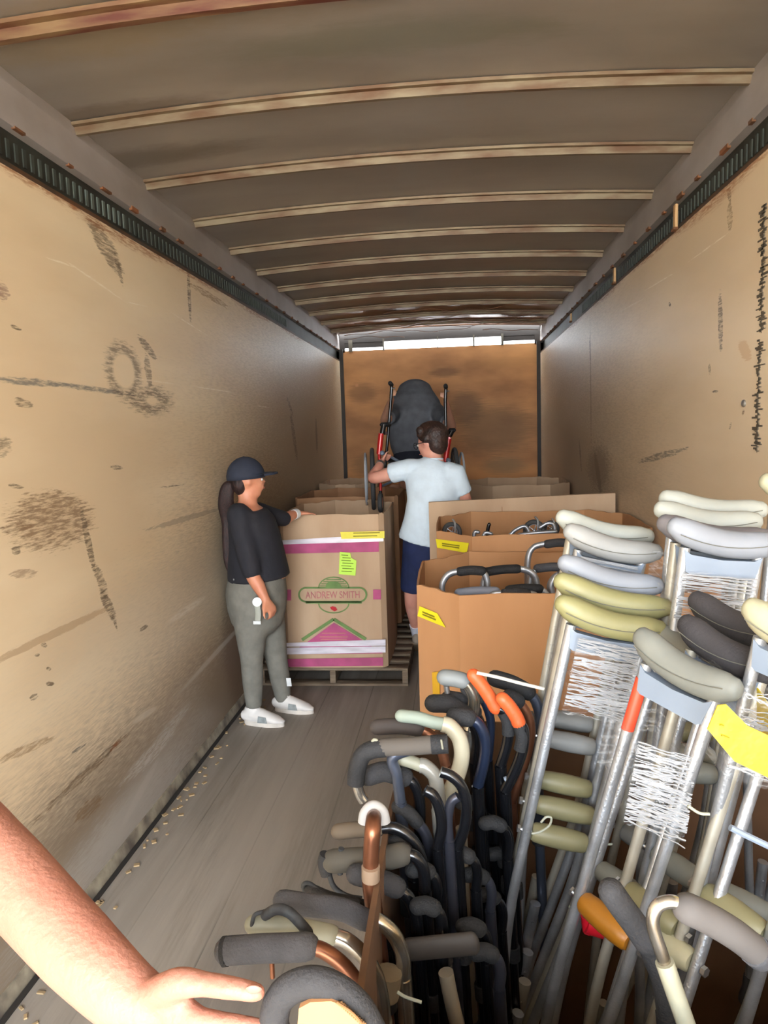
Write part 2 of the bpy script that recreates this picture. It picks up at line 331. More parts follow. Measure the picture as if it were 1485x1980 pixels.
for j in range(ny+1):
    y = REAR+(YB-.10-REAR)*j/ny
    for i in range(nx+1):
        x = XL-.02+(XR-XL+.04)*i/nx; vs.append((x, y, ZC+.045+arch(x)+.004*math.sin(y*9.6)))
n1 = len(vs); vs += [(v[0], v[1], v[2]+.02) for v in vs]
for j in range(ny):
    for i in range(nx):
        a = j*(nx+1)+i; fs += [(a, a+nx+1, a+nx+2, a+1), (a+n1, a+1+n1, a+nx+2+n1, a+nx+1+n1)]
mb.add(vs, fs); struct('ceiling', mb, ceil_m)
bow_m = pbr('rusty_roof_bow', (124, 112, 90), .5, .3, col2=(92, 66, 44), scale=5, stretch=(1, 4, 4))
rust_bow = pbr('heavily_rusted_bow', (118, 92, 62), .6, .2, col2=(82, 38, 26), scale=4, stretch=(1, 6, 6))
tn = 0
def tr(): global tn; tn += 1; return 'trim_%d' % tn
for k in range(11):
    y = 2.19+.652*k
    xs = [XL-.01+(XR-XL+.02)*i/16 for i in range(17)]
    prof = [(-.032, .045), (-.030, .034), (-.013, .032), (-.009, .004), (.009, .004), (.013, .032), (.030, .034), (.032, .045)]
    if k == 0: prof = [(a*1.4, b) for a, b in prof]
    vs = [(x, y+a, ZC+b+arch(x)) for x in xs for (a, b) in prof]; n = len(prof); fs = []
    for i in range(16):
        for j in range(n): fs.append((i*n+j, i*n+(j+1) % n, (i+1)*n+(j+1) % n, (i+1)*n+j))
    fs += [tuple(range(n)), tuple(16*n+n-1-j for j in range(n))]
    struct(tr(), MB().add(vs, fs), rust_bow if k in (0,) else bow_m, angle=25)
rail_m = pbr('grey_top_rail', (172, 166, 164), .5, .2, col2=(148, 140, 134), scale=3, stretch=(1, .6, 1))
slot_m = pbr('dark_slotted_track', (52, 56, 50), .6, .2, col2=(38, 34, 26), scale=4)
slat_m = pbr('teal_track_slats', (104, 116, 110), .55, .2, col2=(58, 64, 58), scale=3)
slat_d = pbr('dimmed_track_slats', (66, 74, 68), .6, .1, col2=(50, 54, 48), scale=3)
rustedge = pbr('rusty_edge', (140, 84, 46), .8, 0, col2=(90, 60, 36), scale=12)
for s, X in ((1, XL), (-1, XR)):
    mb = MB(); mb.prism([(X, REAR, 2.795), (X-.06*s, REAR, 2.795), (X-.06*s, REAR, 2.99), (X-.012*s, REAR, 2.99), (X-.004*s, REAR, ZC+.0)], (0, YB-REAR, 0)); struct(tr(), mb, rail_m, smooth=False)
    mb = MB().box((X-.05*s, (REAR+YB)/2, 2.723), (.02, YB-REAR, .15)); struct(tr(), mb, slot_m)
    mb = MB().prism([(X, REAR, 2.65), (X-.04*s, REAR, 2.65), (X-.04*s, REAR, 2.672), (X-.002*s, REAR, 2.668)], (0, YB-REAR, 0)); struct(tr(), mb, pbr('track_lip', (60, 52, 42), .6, .1, col2=(96, 62, 36), scale=6), smooth=False)
    for (ya, yb, mm) in ((REAR+.1, 3.3, slat_m if s > 0 else slat_d), (3.3, 6.5, slat_d)):  # farther slats take a dimmer colour, painting in the light's fall-off
     mb = MB(); y = ya
     while y < yb:
        mb.box((X-.040*s, y, 2.735), (.010, .018, .062)); y += .048
     struct(tr(), mb, mm, smooth=False)
    mb = MB()
    for k in range(26):
        y = 1.9+.29*k+random.uniform(-.05, .05); mb.box((X-.003*s, y, 2.795), (.014, random.uniform(.03, .09), random.uniform(.008, .018)))
    struct(tr(), mb, rustedge, smooth=False)
post = pbr('dark_corner_post', (44, 36, 30), .6)
struct(tr(), MB().box((XL+.02, YB-.02, 1.4), (.045, .045, 2.8)), post)
struct(tr(), MB().box((XR-.02, YB-.02, 1.4), (.045, .045, 2.8)), post)
# front header: sky shows through the gap above the plywood
struct(tr(), MB().box(((XL+XR)/2, YB+.03, 2.98), (XR-XL+.1, .06, .2)), post)
struct(tr(), MB().box((-1.16, YB+.03, 2.86), (.56, .05, .09)), post)
struct(tr(), MB().box((.83, YB+.03, 2.865), (.44, .05, .09)), post)
struct(tr(), MB().box((XL+.03, YB+.03, 2.82), (.07, .06, .12)), post)
struct(tr(), MB().box((XR-.03, YB+.03, 2.82), (.07, .06, .12)), post)
hd = MB()
for x, w in ((-1.30, .05), (-.88, .02), (-.2, .012), (.25, .02), (.60, .03)): hd.box((x, YB, 2.84), (w, .02, .14))
struct(tr(), hd, pbr('header_slats', (92, 84, 70), .7), smooth=False)
lin_m = pbr('torn_brown_roof_lining', (124, 80, 46), .7, 0, col2=(80, 50, 30), scale=4, stretch=(1, 5, 1))
spots = [(7.9, 2.935, -.95, .9, .10), (8.25, 2.93, -1.1, .75, .12), (8.55, 2.93, -.6, .95, .09), (8.8, 2.92, -1.3, .2, .10), (8.4, 2.92, .2, 1.0, .10), (7.5, 2.94, -.7, .5, .07), (8.95, 2.905, .35, 1.0, .08), (9.08, 2.90, -1.35, -.6, .08)]
for i, (y, z, x0, x1, w) in enumerate(spots):
    vs = []; fs = []; n = 26
    for j in range(n+1):
        x = x0+(x1-x0)*j/n; zz = z+.014*math.sin(x*6+i*2)+.008*math.sin(x*17+i)
        vs += [(x, y-w/2, zz), (x, y+w/2, zz+.012), (x, y+w/2, zz+.018), (x, y-w/2, zz+.006)]
    for j in range(n):
        for k in range(4): fs.append((j*4+k, j*4+(k+1) % 4, j*4+4+(k+1) % 4, j*4+4+k))
    fs += [(0, 1, 2, 3), (n*4+3, n*4+2, n*4+1, n*4)]
    struct(tr(), MB().add(vs, fs), lin_m)
for X in (XL-.1, XR+.1): struct(tr(), MB().box((X, YB+.03, 2.8), (.2, .06, .5)), post)
# base trims
base_m = pbr('scuffed_scuff_rail', (100, 92, 84), .6, .1, col2=(168, 160, 140), scale=9, stretch=(1, 1.2, 1))
struct('baseboard_left', MB().prism([(XL, REAR, 0), (XL, REAR, .05), (XL+.006, REAR, .05), (XL+.018, REAR, .0)], (0, YB-REAR, 0)), base_m, smooth=False)
struct('baseboard_right', MB().prism([(XR, REAR, 0), (XR-.018, REAR, 0), (XR-.006, REAR, .05), (XR, REAR, .05)], (0, YB-REAR, 0)), base_m, smooth=False)
struct('trim_40', MB().box((XL+.032, (REAR+YB)/2, .003), (.02, YB-REAR, .005)), pbr('floor_seam', (44, 40, 36), .9), smooth=False)
deb = MB()
for i in range(70):
    y = random.uniform(1.7, 4.6); deb.box((XL+.05+abs(random.gauss(0, .05)), y, .004), (random.uniform(.006, .02), random.uniform(.006, .03), .005), Matrix.Rotation(random.uniform(0, 3), 3, 'Z'))
tag(deb.build('litter', pbr('tan_litter', (176, 150, 112), .9), smooth=False), 'tan splinters and grit strewn along the foot of the left wall', 'litter', kind='stuff')
struct('ground', MB().box((0, -14, -1.25), (60, 60, .1)), pbr('concrete_yard', (176, 168, 156), .9))
# brackets on the right rail
bm = pbr('tan_strap', (196, 158, 112), .6)
for (p0, p1, lab) in [((1305, 395), (1305, 443), 'tan strap clip on the right track, the nearer and longer'), ((1187, 518), (1189, 546), 'tan strap clip on the right track, the middle one'), ((1103, 606), (1103, 622), 'small tan strap clip on the right track, the farthest')]:
    a = at(*p0, x=XR-.01); b = at(*p1, x=XR-.01); t = thing('strap_clip', lab, 'strap clip', (XR, a.y, b.z), 'strap clips on the right track')
    MB().box((XR-.006, a.y, (a.z+b.z)/2), (.014, .035, a.z-b.z), bev=.003).build('strap', bm, t)
    MB().box((XR-.010, a.y, b.z), (.024, .045, .014), bev=.003).build('hook', rustedge, t)
# printed column of stencil marks, unreadable, on the right wall
stm = pbr('stencil_ink', (92, 82, 68), .8)
for (t0, t1, n, lab) in ((0, .52, 90, 'upper half of the black stencilled print column on the right wall'), (.55, 1, 80, 'lower half of the black stencilled print column on the right wall')):
    sm = MB()
    p0, p1 = at(1480-17*t0, 395+480*t0, x=XR), at(1480-17*t1, 395+480*t1, x=XR)
    sm.box((XR-.001, (p0.y+p1.y)/2, (p0.z+p1.z)/2), (.0012, .0025, p0.z-p1.z), Matrix.Rotation(math.atan2(p0.y-p1.y, -(p0.z-p1.z)) if False else 0, 3, 'X'))
    for i in range(n):
        t = t0+(t1-t0)*i/n; p = at(1480-17*t+random.uniform(-6, 6), 395+480*t, x=XR); w = random.choice([.012, .02, .03, .05]); c = (p0.y+p1.y)/2; y = p.y
        if abs(y-c) > w/2: y = c+(w/2-.001)*(1 if y > c else -1)
        sm.box((XR-.0015, y, p.z), (.003, w, random.uniform(.003, .008)))
    tag(sm.build('stencil_print', stm, smooth=False), lab, 'stencil print', 'stencilled print on the right wall')
b = at(1440, 780, x=XR); o = MB().ball((XR-.004, b.y, b.z), (.008, .014, .014)).build('rivet', bolt); tag(o, 'shiny round rivet head on the right wall beside the stencilled print', 'rivet')

# ------------------------------------------------------------------ pallets and bulk boxes
def pallet(x0, x1, y0, y1, label):
    t = thing('pallet', label, 'pallet', ((x0+x1)/2, (y0+y1)/2, 0), 'wooden pallets under the boxes')
    for k in range(7):
        y = y0+.045+(y1-y0-.09)*k/6; MB().box(((x0+x1)/2, y, .119), (x1-x0, .09, .018), bev=.002).build('deck_board', pal_wood, t)
    for x in (x0+.02, (x0+x1)/2, x1-.02): MB().box((x, (y0+y1)/2, .064), (.04, y1-y0, .092), bev=.002).build('stringer', pal_wood, t)
    for k in range(3):
        y = y0+.045+(y1-y0-.09)*k/2; MB().box(((x0+x1)/2, y, .009), (x1-x0, .09, .018), bev=.002).build('bottom_board', pal_wood, t)
    return t
def bulk_box(x0, x1, y0, y1, z0, z1, ch, mat, label, wav=.004, th=.009, chs=None, slope=0):
    c = chs or (ch,)*4                           # chamfers: front-left, front-right, back-right, back-left
    def loop(o):
        X0, X1, Y0, Y1 = x0+o, x1-o, y0+o, y1-o; k = o*.41
        P = []
        a = max(c[0]-k, .002); P += [(X0, Y0+a), (X0+a, Y0)]
        a = max(c[1]-k, .002); P += [(X1-a, Y0), (X1, Y0+a)]
        a = max(c[2]-k, .002); P += [(X1, Y1-a), (X1-a, Y1)]
        a = max(c[3]-k, .002); P += [(X0+a, Y1), (X0, Y1-a)]
        return P
    def dense(P, o):
        D = []
        for i in range(8):
            p, q = P[i], P[(i+1) % 8]; L = math.hypot(q[0]-p[0], q[1]-p[1]); n = 10
            nx, ny = (q[1]-p[1])/max(L, 1e-6), -(q[0]-p[0])/max(L, 1e-6)
            for j in range(n):
                t = j/n; b = .012*math.sin(t*math.pi)*min(1, L)
                D.append((p[0]+(q[0]-p[0])*t+nx*b, p[1]+(q[1]-p[1])*t+ny*b, j/n))
        return D
    O = dense(loop(0), 0); I = dense(loop(th), th); n = len(O)
    rim = [z1+wav*math.sin(i*.55)+wav*.7*math.sin(i*1.7)+slope*(y1-O[i][1])/(y1-y0) for i in range(n)]
    vs = [(p[0], p[1], z0) for p in O]+[(p[0], p[1], rim[i]) for i, p in enumerate(O)]+[(p[0], p[1], rim[i]) for i, p in enumerate(I)]+[(p[0], p[1], z0+.01) for p in I]
    fs = [(i, (i+1) % n, n+(i+1) % n, n+i) for i in range(n)]+[(n+i, n+(i+1) % n, 2*n+(i+1) % n, 2*n+i) for i in range(n)]+[(2*n+i, 2*n+(i+1) % n, 3*n+(i+1) % n, 3*n+i) for i in range(n)]
    fs += [tuple(range(3*n, 4*n)), tuple(range(n-1, -1, -1))]
    o = MB().add(vs, fs).build('bulk_box', mat, angle=16, origin=((x0+x1)/2, (y0+y1)/2, z0)); tag(o, label, 'cardboard box', 'bulk cardboard boxes on pallets')
    return o
def sticker(name, parent, poly, mat, label=None, d=.0015, off=None):    # flat patch on a box face, pushed out a little
    P = [Vector(p) for p in poly]; nrm = (P[1]-P[0]).cross(P[2]-P[0]).normalized()
    if nrm.dot(Vector((0, 0, CAMH))-P[0]) < 0: nrm = -nrm
    o = MB().prism([p+nrm*(off or .001) for p in P], nrm*d).build(name, mat, parent, smooth=False)
    if label: o['label'] = label
    return o
BA = bulk_box(-1.22, -.497, 4.83, 5.86, .13, 1.20, .0, tan_card, 'pale cardboard box with pink bands and green oval logo beside the woman', chs=(.03, .035, .22, .22))
pallet(-1.41, -.36, 4.82, 5.86, 'wooden pallet under the box with pink bands and green logo')
yA = 4.83-.003
def onA(px, py, e=0):
    p = at(px, py, y=4.83); p.y = yA-.012-e; return p
pink = pbr('magenta_print', (190, 84, 130), .7, 0, var=.12, scale=10)
green = pbr('green_print', (116, 146, 84), .8, 0, var=.15, scale=10)
pinkl = pbr('pale_pink_letters', (206, 128, 128), .8); red = pbr('red_berry_print', (204, 30, 44), .7)
whitetape = pbr('clear_white_tape', (232, 226, 236), .25, 0, var=.12, scale=7, stretch=(1, 1, 5), coat=.5)
def patch(name, pts, mat, e=0, label=None): return sticker(name, BA, [onA(x, y, e) for x, y in pts], mat, label, d=.001, off=.0005)
patch('pink_band', [(545, 1052), (733, 1046), (733, 1066), (545, 1070)], pink)
patch('pink_band', [(548, 1273), (741, 1270), (741, 1286), (548, 1288)], pink)
patch('pink_band', [(550, 1139), (564, 1139), (564, 1160), (550, 1160)], pink)
patch('pink_band', [(722, 1139), (737, 1139), (737, 1158), (722, 1158)], pink)
patch('pink_triangle', [(646, 1203), (700, 1236), (741, 1262), (560, 1264), (598, 1238)], pink)
def strokes(name, lines, w, mat, e=.001):
    mb = MB()
    for (a, b) in lines:
        A, B = onA(*a, e), onA(*b, e); d = (B-A).normalized(); n = Vector((-d.z, 0, d.x))*w/2
        mb.prism([A-n, B-n, B+n, A+n], (0, -.0012, 0))
    return mb.build(name, mat, BA, smooth=False)
strokes('green_chevron', [((585, 1236), (646, 1196)), ((646, 1196), (708, 1235))], .022, green)
ring = []; cx, cy, hw, hh = 644, 1149, 65, 13.5
for i in range(37):
    a = 2*math.pi*i/36; sx = (hw-hh)*(1 if math.cos(a) > 0 else -1)
    ring.append((cx+sx+hh*math.cos(a), cy-hh*math.sin(a)))
strokes('green_oval', list(zip(ring[:-1], ring[1:])), .012, green)
strokes('green_oval', [((592, 1164), (700, 1164))], .016, green)
arcs = [(646+29*math.cos(a), 1136-21*math.sin(a)) for a in [math.pi*i/14 for i in range(15)]]
strokes('green_arc', list(zip(arcs[:-1], arcs[1:])), .008, green)
arcs2 = [(646+29*math.cos(a), 1166+18*math.sin(a)) for a in [math.pi*i/14 for i in range(15)]]
strokes('green_arc', list(zip(arcs2[:-1], arcs2[1:])), .008, green)
for k, (w, yy) in enumerate([(14, 1120), (20, 1124), (24, 1128), (26, 1132)]): strokes('green_rays', [((646-w, yy), (646+w, yy))], .006, green)
patch('green_field', [(630, 1135), (632, 1127), (640, 1123), (650, 1123), (658, 1127), (662, 1135)], green, .0008)
patch('red_berry', [(639, 1173), (644, 1171), (650, 1173), (653, 1178), (648, 1181), (641, 1177)], red, .0012)
q = onA(644, 1150, .002); text_part('logo_lettering', 'ANDREW SMITH', .07, pinkl, BA, Matrix.Translation(q) @ Matrix.Rotation(math.radians(90), 4, 'X'), width=.375, extrude_bold=0)
for (yy, w) in ((1223, 46), (1230, 54), (1235, 50)): strokes('small_print', [((646-w/2, yy), (646+w/2, yy))], .008, pinkl, .002)
patch('packing_tape', [(546, 1044), (712, 1034), (742, 1036), (742, 1046), (546, 1052)], whitetape, .002, 'clear white tape across the top')
patch('packing_tape', [(546, 1242), (746, 1235), (746, 1247), (546, 1249)], whitetape, .002)
patch('packing_tape', [(546, 1251), (746, 1248), (746, 1260), (546, 1264)], whitetape, .003)
yt = patch('yellow_tape', [(659, 1028), (744, 1026), (744, 1040), (661, 1041)], yellow, .004, 'yellow printed tape strip')
patch('lime_label', [(658, 1066), (678, 1068), (680, 1078), (690, 1083), (688, 1112), (656, 1109)], pbr('lime_paper', (196, 240, 84), .6, 0, var=.05), .004, 'lime green paper label')
for k in range(7): strokes('label_print', [((661+(k % 2)*2, 1072+k*5.2), (674+(k*5 % 9)+(4 if k > 1 else 0), 1073+k*5.2))], .005, pbr('dark_green_ink', (110, 140, 40), .8), .0055)
strokes('tape_print', [((684, 1030), (735, 1029))], .006, ink, .0055); strokes('tape_print', [((684, 1036), (730, 1035))], .006, ink, .0055)

bulk_box(-1.36, -.49, 5.98, 6.98, .13, 1.215, .0, brown_card, 'brown cardboard box directly behind the pink-banded box', chs=(.02, .03, .2, .2))
pallet(-1.4, -.40, 5.96, 6.98, 'wooden pallet under the second box along the left wall')
bulk_box(-1.40, -.80, 7.1, 8.1, .13, 1.24, .0, tan_card, 'pale cardboard box farthest back along the left wall', chs=(.2, .2, .2, .2))
pallet(-1.40, -.80, 7.1, 8.1, 'wooden pallet under the farthest box along the left wall')
BF = bulk_box(-.72, .10, 7.02, 7.92, .13, 1.16, .0, brown_card, 'brown box across the aisle end with a scrap of yellow tape', chs=(.03, .03, .03, .03))
MB().box((-.31, 7.47, 1.165), (.80, .88, .012)).build('lid', brown_card, BF)
sticker('yellow_tape', BF, [at(764, 972, y=6.99), at(781, 974, y=6.99), at(781, 986, y=6.99), at(764, 984, y=6.99)], yellow)
pallet(-.72, .10, 7.02, 7.92, 'wooden pallet under the box across the aisle end')

B1 = bulk_box(-.17, 1.02, 2.72, 3.66, .13, 1.125, .0, org_card, 'orange-brown octagonal box full of walkers behind the canes', chs=(.17, .17, .22, .22))
pallet(-.17, 1.02, 2.72, 3.70, 'wooden pallet under the octagonal box full of walkers')
B2 = bulk_box(-.115, 1.03, 3.74, 4.80, .13, 1.20, .0, org_card, 'orange-brown octagonal box with metal aids behind the walker box', chs=(.19, .19, .2, .2))
pallet(-.115, 1.03, 3.74, 4.80, 'wooden pallet under the second octagonal box on the right')
def on_chamfer(box_x0, box_y0, ch, px, py):     # point on the front-left chamfered panel
    d = FW+RT*((px-742.5)/F)-UP*((py-990)/F); o = Vector((0, 0, CAMH)); n = Vector((-1, -1, 0)).normalized()
    p0 = Vector((box_x0-.006, box_y0+ch-.006, 0)); t = (p0-o).dot(n)/d.dot(n); return o+d*t
for (bx, X0, Y0, ch, quad) in [(B1, -.17, 2.72, .17, [(812, 1172), (846, 1186), (862, 1213), (808, 1191)]), (B2, -.115, 3.74, .19, [(843, 1042), (907, 1050), (903, 1069), (846, 1059)])]:
    P = [on_chamfer(X0, Y0, ch, *p) for p in quad]
    sticker('yellow_tape', bx, P, yellow, 'yellow printed tape strip')
    mb = MB()
    for t in (.4, .62):
        a = P[0].lerp(P[3], t).lerp(P[1].lerp(P[2], t), .2); c = P[0].lerp(P[3], t).lerp(P[1].lerp(P[2], t), .75); n = Vector((-1, -1, 0)).normalized()*.004; u = Vector((0, 0, .003))
        mb.prism([a+n-u, c+n-u, c+n+u, a+n+u], Vector((-1, -1, 0))*.001)
    mb.build('tape_print', ink, bx, smooth=False)
P = [on_chamfer(-.17, 2.72, .17, *p) for p in [(836, 1300), (850, 1298), (851, 1345), (838, 1350)]]
sticker('yellow_tape', B1, P, pbr('worn_yellow_tape', (206, 160, 40), .5))
# collapsed box standing on edge behind the second octagonal box
a = at(829, 971, y=4.9); c = at(1182, 956, y=4.9)
mb = MB(); mb.prism([(a.x, 4.88, .14), (1.04, 4.88, .14), (1.04, 4.88, c.z+.01), (.45, 4.88, (a.z+c.z)/2+.008), (a.x, 4.88, a.z)], (0, .05, 0))
CB = mb.build('collapsed_box', tan_card, smooth=False); tag(CB, 'tall flat pale cardboard standing on edge behind the second octagonal box', 'cardboard sheet')
MB().box((.3, 4.875, .7), (.004, .006, 1.05)).build('fold_crease', brown_card, CB, smooth=False)
bulk_box(.12, 1.03, 6.55, 7.6, .13, 1.235, .0, tan_card, 'pale cardboard box by the right wall, behind the standing cardboard', chs=(.2, .2, .2, .2))
pallet(.10, 1.03, 6.52, 7.62, 'wooden pallet under the pale box far back on the right')
# box that holds the canes and crutches
B0 = bulk_box(-.13, 1.03, .66, 1.80, .13, 1.0, .0, pbr('shade_darkened_cardboard', (104, 74, 50), .9, 0, var=.2), 'cardboard box in the foreground holding the canes and crutches', chs=(.05, .1, .2, .12), slope=.09)  # colour darkened for shade among the canes; unseen front rim raised to shade them
pallet(-.13, 1.03, .66, 1.80, 'wooden pallet under the foreground box of canes and crutches')
fl = [at(*p, y=.70) for p in [(575, 1985), (578, 1950), (600, 1938), (640, 1936), (665, 1945), (695, 1975), (720, 2010), (730, 2100), (575, 2100)]]
MB().prism(fl, (0, .007, 0)).build('torn_flap', org_card, B0, smooth=False)
mb = MB()
for k in range(14):
    t = k/13; p = at(652+50*t, 1940+45*t, y=.70); q = at(662+50*t, 1938+45*t, y=.70); mb.tube([p, q], .0012, 6)
mb.tube(cr([at(650, 1938, y=.697), at(680, 1958, y=.697), at(700, 1980, y=.697)]), .0015, 6)
mb.build('corrugated_edge', pbr('corrugation', (132, 96, 60), .9), B0)
#@@PART2
# ------------------------------------------------------------------ walkers and metal aids inside the boxes
def bent_walker(label, pts, y, grips, gm, r=.0125, legs=True, y2=None):     # one folded walker: bent frame, grips, legs
    P = [at(px, py, y=y) for px, py in pts]
    t = thing('walker', label, 'walker', (P[len(P)//2].x, y, .15), 'folded walkers in the octagonal box')
    for dy in (0, .045):
        Q = [p+Vector((0, dy, -.012*(dy > 0))) for p in P]
        if legs: Q = [Vector((Q[0].x+.02, Q[0].y, .16))]+[Vector((Q[0].x+.005, Q[0].y, Q[0].z-.12))]+Q+[Vector((Q[-1].x-.005, Q[-1].y, Q[-1].z-.12)), Vector((Q[-1].x-.02, Q[-1].y, .16))]
        MB().tube(cr(Q, 6), r, 12).build('side_frame', alu, t)
        if dy == 0:
            for (a, b) in grips: MB().tube(cr([at(*a, y=y), (at(*a, y=y)+at(*b, y=y))/2+Vector((0, 0, .004)), at(*b, y=y)]), r*1.6, 14, cap='round').build('hand_grip', gm, t)
    a, b = P[0], P[-1]
    if legs: MB().tube([Vector((a.x+.01, y+.02, a.z-.3)), Vector((b.x-.01, y+.02, b.z-.3))], r*.9, 10).build('cross_brace', alu, t)
    return t
bent_walker('walker with a black grip, leftmost of those in the octagonal box', [(857, 1158), (855, 1130), (868, 1110), (892, 1104), (925, 1103), (940, 1115), (943, 1150)], 2.98, [((890, 1105), (932, 1104))], foam_black)
bent_walker('walker with a long black grip, right of the leftmost walker', [(933, 1155), (936, 1122), (952, 1102), (985, 1099), (1018, 1102), (1036, 1118), (1040, 1155)], 3.10, [((940, 1106), (1000, 1100))], foam_black)
bent_walker('tall pale walker rising above the others in the octagonal box', [(1022, 1150), (1021, 1085), (1030, 1060), (1050, 1052), (1085, 1050), (1110, 1052), (1125, 1080)], 3.35, [((1058, 1052), (1100, 1050))], foam_dark)
bent_walker('walker with a slate grip half hidden behind the crutch pads', [(1024, 1150), (1028, 1112), (1045, 1099), (1070, 1097), (1110, 1098), (1122, 1110), (1124, 1150)], 3.22, [((1040, 1099), (1095, 1097))], foam_grey)
bent_walker('walker lying low at the rim with a blue-grey grip, at left', [(880, 1156), (890, 1146), (925, 1142), (960, 1144), (972, 1156)], 2.84, [((888, 1147), (958, 1144))], pbr('slate_foam', (120, 124, 136), .8), legs=False)
bent_walker('walker lying low at the rim with a black grip, near the crutches', [(968, 1154), (985, 1140), (1015, 1138), (1045, 1140), (1062, 1154)], 2.86, [((985, 1141), (1042, 1139))], foam_black, legs=False)
bent_walker('small bent walker tube end, close beside the crutch pads', [(1068, 1150), (1066, 1130), (1078, 1112), (1100, 1108), (1120, 1120)], 2.95, [((1085, 1111), (1110, 1110))], foam_grey)
bent_walker('walker with grey grip low in the middle of the octagonal box', [(948, 1158), (955, 1148), (990, 1147), (1030, 1148), (1040, 1158)], 2.80, [((975, 1147), (1020, 1148))], foam_dark, legs=False, r=.011)
def wheel_thing(label, px, py, y, r):
    c = at(px, py, y=y); t = thing('caster_wheel', label, 'wheel', (c.x, c.y, c.z-r), 'small wheels in the second octagonal box')
    MB().ring_torus(c, r*.8, r*.22, (0.3, 1, 0), 32, 10).build('tyre', rubber, t)
    h = MB().ring_torus(c, r*.58, r*.05, (0.3, 1, 0), 28, 8)
    for k in range(5):
        a = k*1.257; u = Vector((1, -.3, 0)).normalized(); h.tube([c, c+(u*math.cos(a)+Vector((0, 0, 1))*math.sin(a))*r*.6], r*.05, 8)
    h.ball(c, r*.16); h.build('hub', alu, t)
    MB().tube(cr([c+Vector((r*.3, -.02, 0)), c+Vector((r*.3, -.02, r*.9)), c+Vector((r*.1, 0, r*1.25))]), r*.1, 8).build('fork', alu, t)
wheel_thing('dark wheel at the left corner of the second octagonal box', 874, 1029, 4.35, .062)
wheel_thing('dark wheel among silver parts in the second octagonal box', 1033, 1026, 4.35, .066)
wheel_thing('dark wheel beside the topmost crutch pads, second octagonal box', 1066, 1022, 4.5, .05)
def aid(label, pts, y, mat, r=.011, name='metal_tube'):
    P = cr([at(px, py, y=y) for px, py in pts]); o = MB().tube(P, r, 10, cap='round').build(name, mat); return tag(o, label, 'tube', 'metal tubes in the second octagonal box')
aid('short silver tube end near the left of the second box', [(916, 1040), (918, 1029), (925, 1029)], 4.3, alu)
aid('short black tube standing up in the second box', [(941, 1040), (944, 1020), (946, 1014)], 4.3, blackmet)
aid('bent silver tube left of the dark wheel among silver parts', [(985, 1036), (998, 1024), (1015, 1018), (1024, 1030)], 4.25, alu)
aid('bent silver tube right of the dark wheel among silver parts', [(1044, 1020), (1058, 1012), (1070, 1014), (1074, 1030)], 4.28, alu)
aid('silver bar lying across the second box by the crutch pads', [(1005, 1034), (1040, 1030), (1075, 1028)], 4.2, alu)
aid('silver stub beside the upright black tube', [(935, 1036), (939, 1030), (950, 1032)], 4.25, alu)

# ------------------------------------------------------------------ crutches
PADS = {'cream': pbr('cream_pad', (166, 162, 136), .6, col2=(150, 146, 120), scale=8, bump=.1, bscale=80), 'mint': pbr('pale_mint_pad', (156, 158, 150), .55, var=.07, scale=8),
        'olive': pbr('olive_pad', (130, 126, 86), .5, var=.08, scale=9, bump=.06, bscale=60), 'grey': pbr('light_grey_pad', (138, 138, 136), .6, var=.07, scale=9), 'blue': pbr('blue_grey_pad', (128, 132, 140), .6, var=.07, scale=9),
        'mauve': pbr('mauve_grey_pad', (106, 102, 105), .65, var=.1), 'dark': pbr('charcoal_pad', (56, 53, 55), .8, var=.15, bump=.2, bscale=180), 'slate': pbr('slate_grey_pad', (118, 120, 114), .6, var=.12),
        'gold': pbr('amber_grip', (160, 104, 24), .45, var=.15), 'putty': pbr('putty_grip', (124, 119, 88), .5, var=.08)}
CACHE = {}
def cached(key, fn, mat):
    k = key+mat.name
    if k not in CACHE: CACHE[k] = fn().build(key, mat, mesh_only=True, origin=(0, 0, 0))
    return CACHE[k]
def pad_mb():                                   # saddle-shaped underarm pad along x, top at z=0
    mb = MB(); pts = []; rr = []
    for i in range(17):
        u = -1+i/8; pts.append((u*.094, 0, -.030+.015*u*u-.006*u)); e = 1-.28*abs(u)**8; rr.append((.0255*e, .0225*e))
    return mb.tube(pts, rr, 16, ref=(0, 0, 1), cap='round')
def seam_mb(): return MB().tube([(-.09+.0225*i, -.0235, -.034+.016*(-.92+.23*i)**2) for i in range(9)], .0008, 6)
def bracket_mb():
    mb = MB(); pts = [(-.074, 0, -.048), (-.060, 0, -.056), (0, 0, -.060), (.060, 0, -.056), (.074, 0, -.048)]
    poly = [(x, -.012, z) for x, y, z in pts]+[(.066, -.012, -.088), (.058, -.012, -.092), (-.058, -.012, -.092), (-.066, -.012, -.088)]
    return mb.prism(poly, (0, .024, 0))
def upright_mb(s): return MB().tube(cr([(s*.070, 0, -.045), (s*.0685, 0, -.2), (s*.066, 0, -.48), (s*.062, 0, -.66), (s*.042, 0, -.82), (s*.019, 0, -.98), (s*.016, 0, -1.04)], 4), .0105, 12)
def grip_mb(): return MB().tube([(-.056, 0, -.47), (-.05, 0, -.47), (-.03, 0, -.47), (0, 0, -.47), (.03, 0, -.47), (.05, 0, -.47), (.056, 0, -.47)], [.015, .0185, .0205, .0215, .0205, .0185, .015], 16)
def bolt_mb(): return MB().tube([(-.083, 0, -.47), (.083, 0, -.47)], .004, 8).tube([(.078, 0, -.47), (.086, 0, -.47)], .008, 6).tube([(-.086, 0, -.47), (-.08, 0, -.47)], .008, 6)
def leg_mb():
    mb = MB().tube([(0, 0, -.86), (0, 0, -1.16)], .0125, 12)
    for k in range(7): mb.tube([(0, -.0145, -.9-.034*k), (0, .0145, -.9-.034*k)], .003, 6)
    return mb
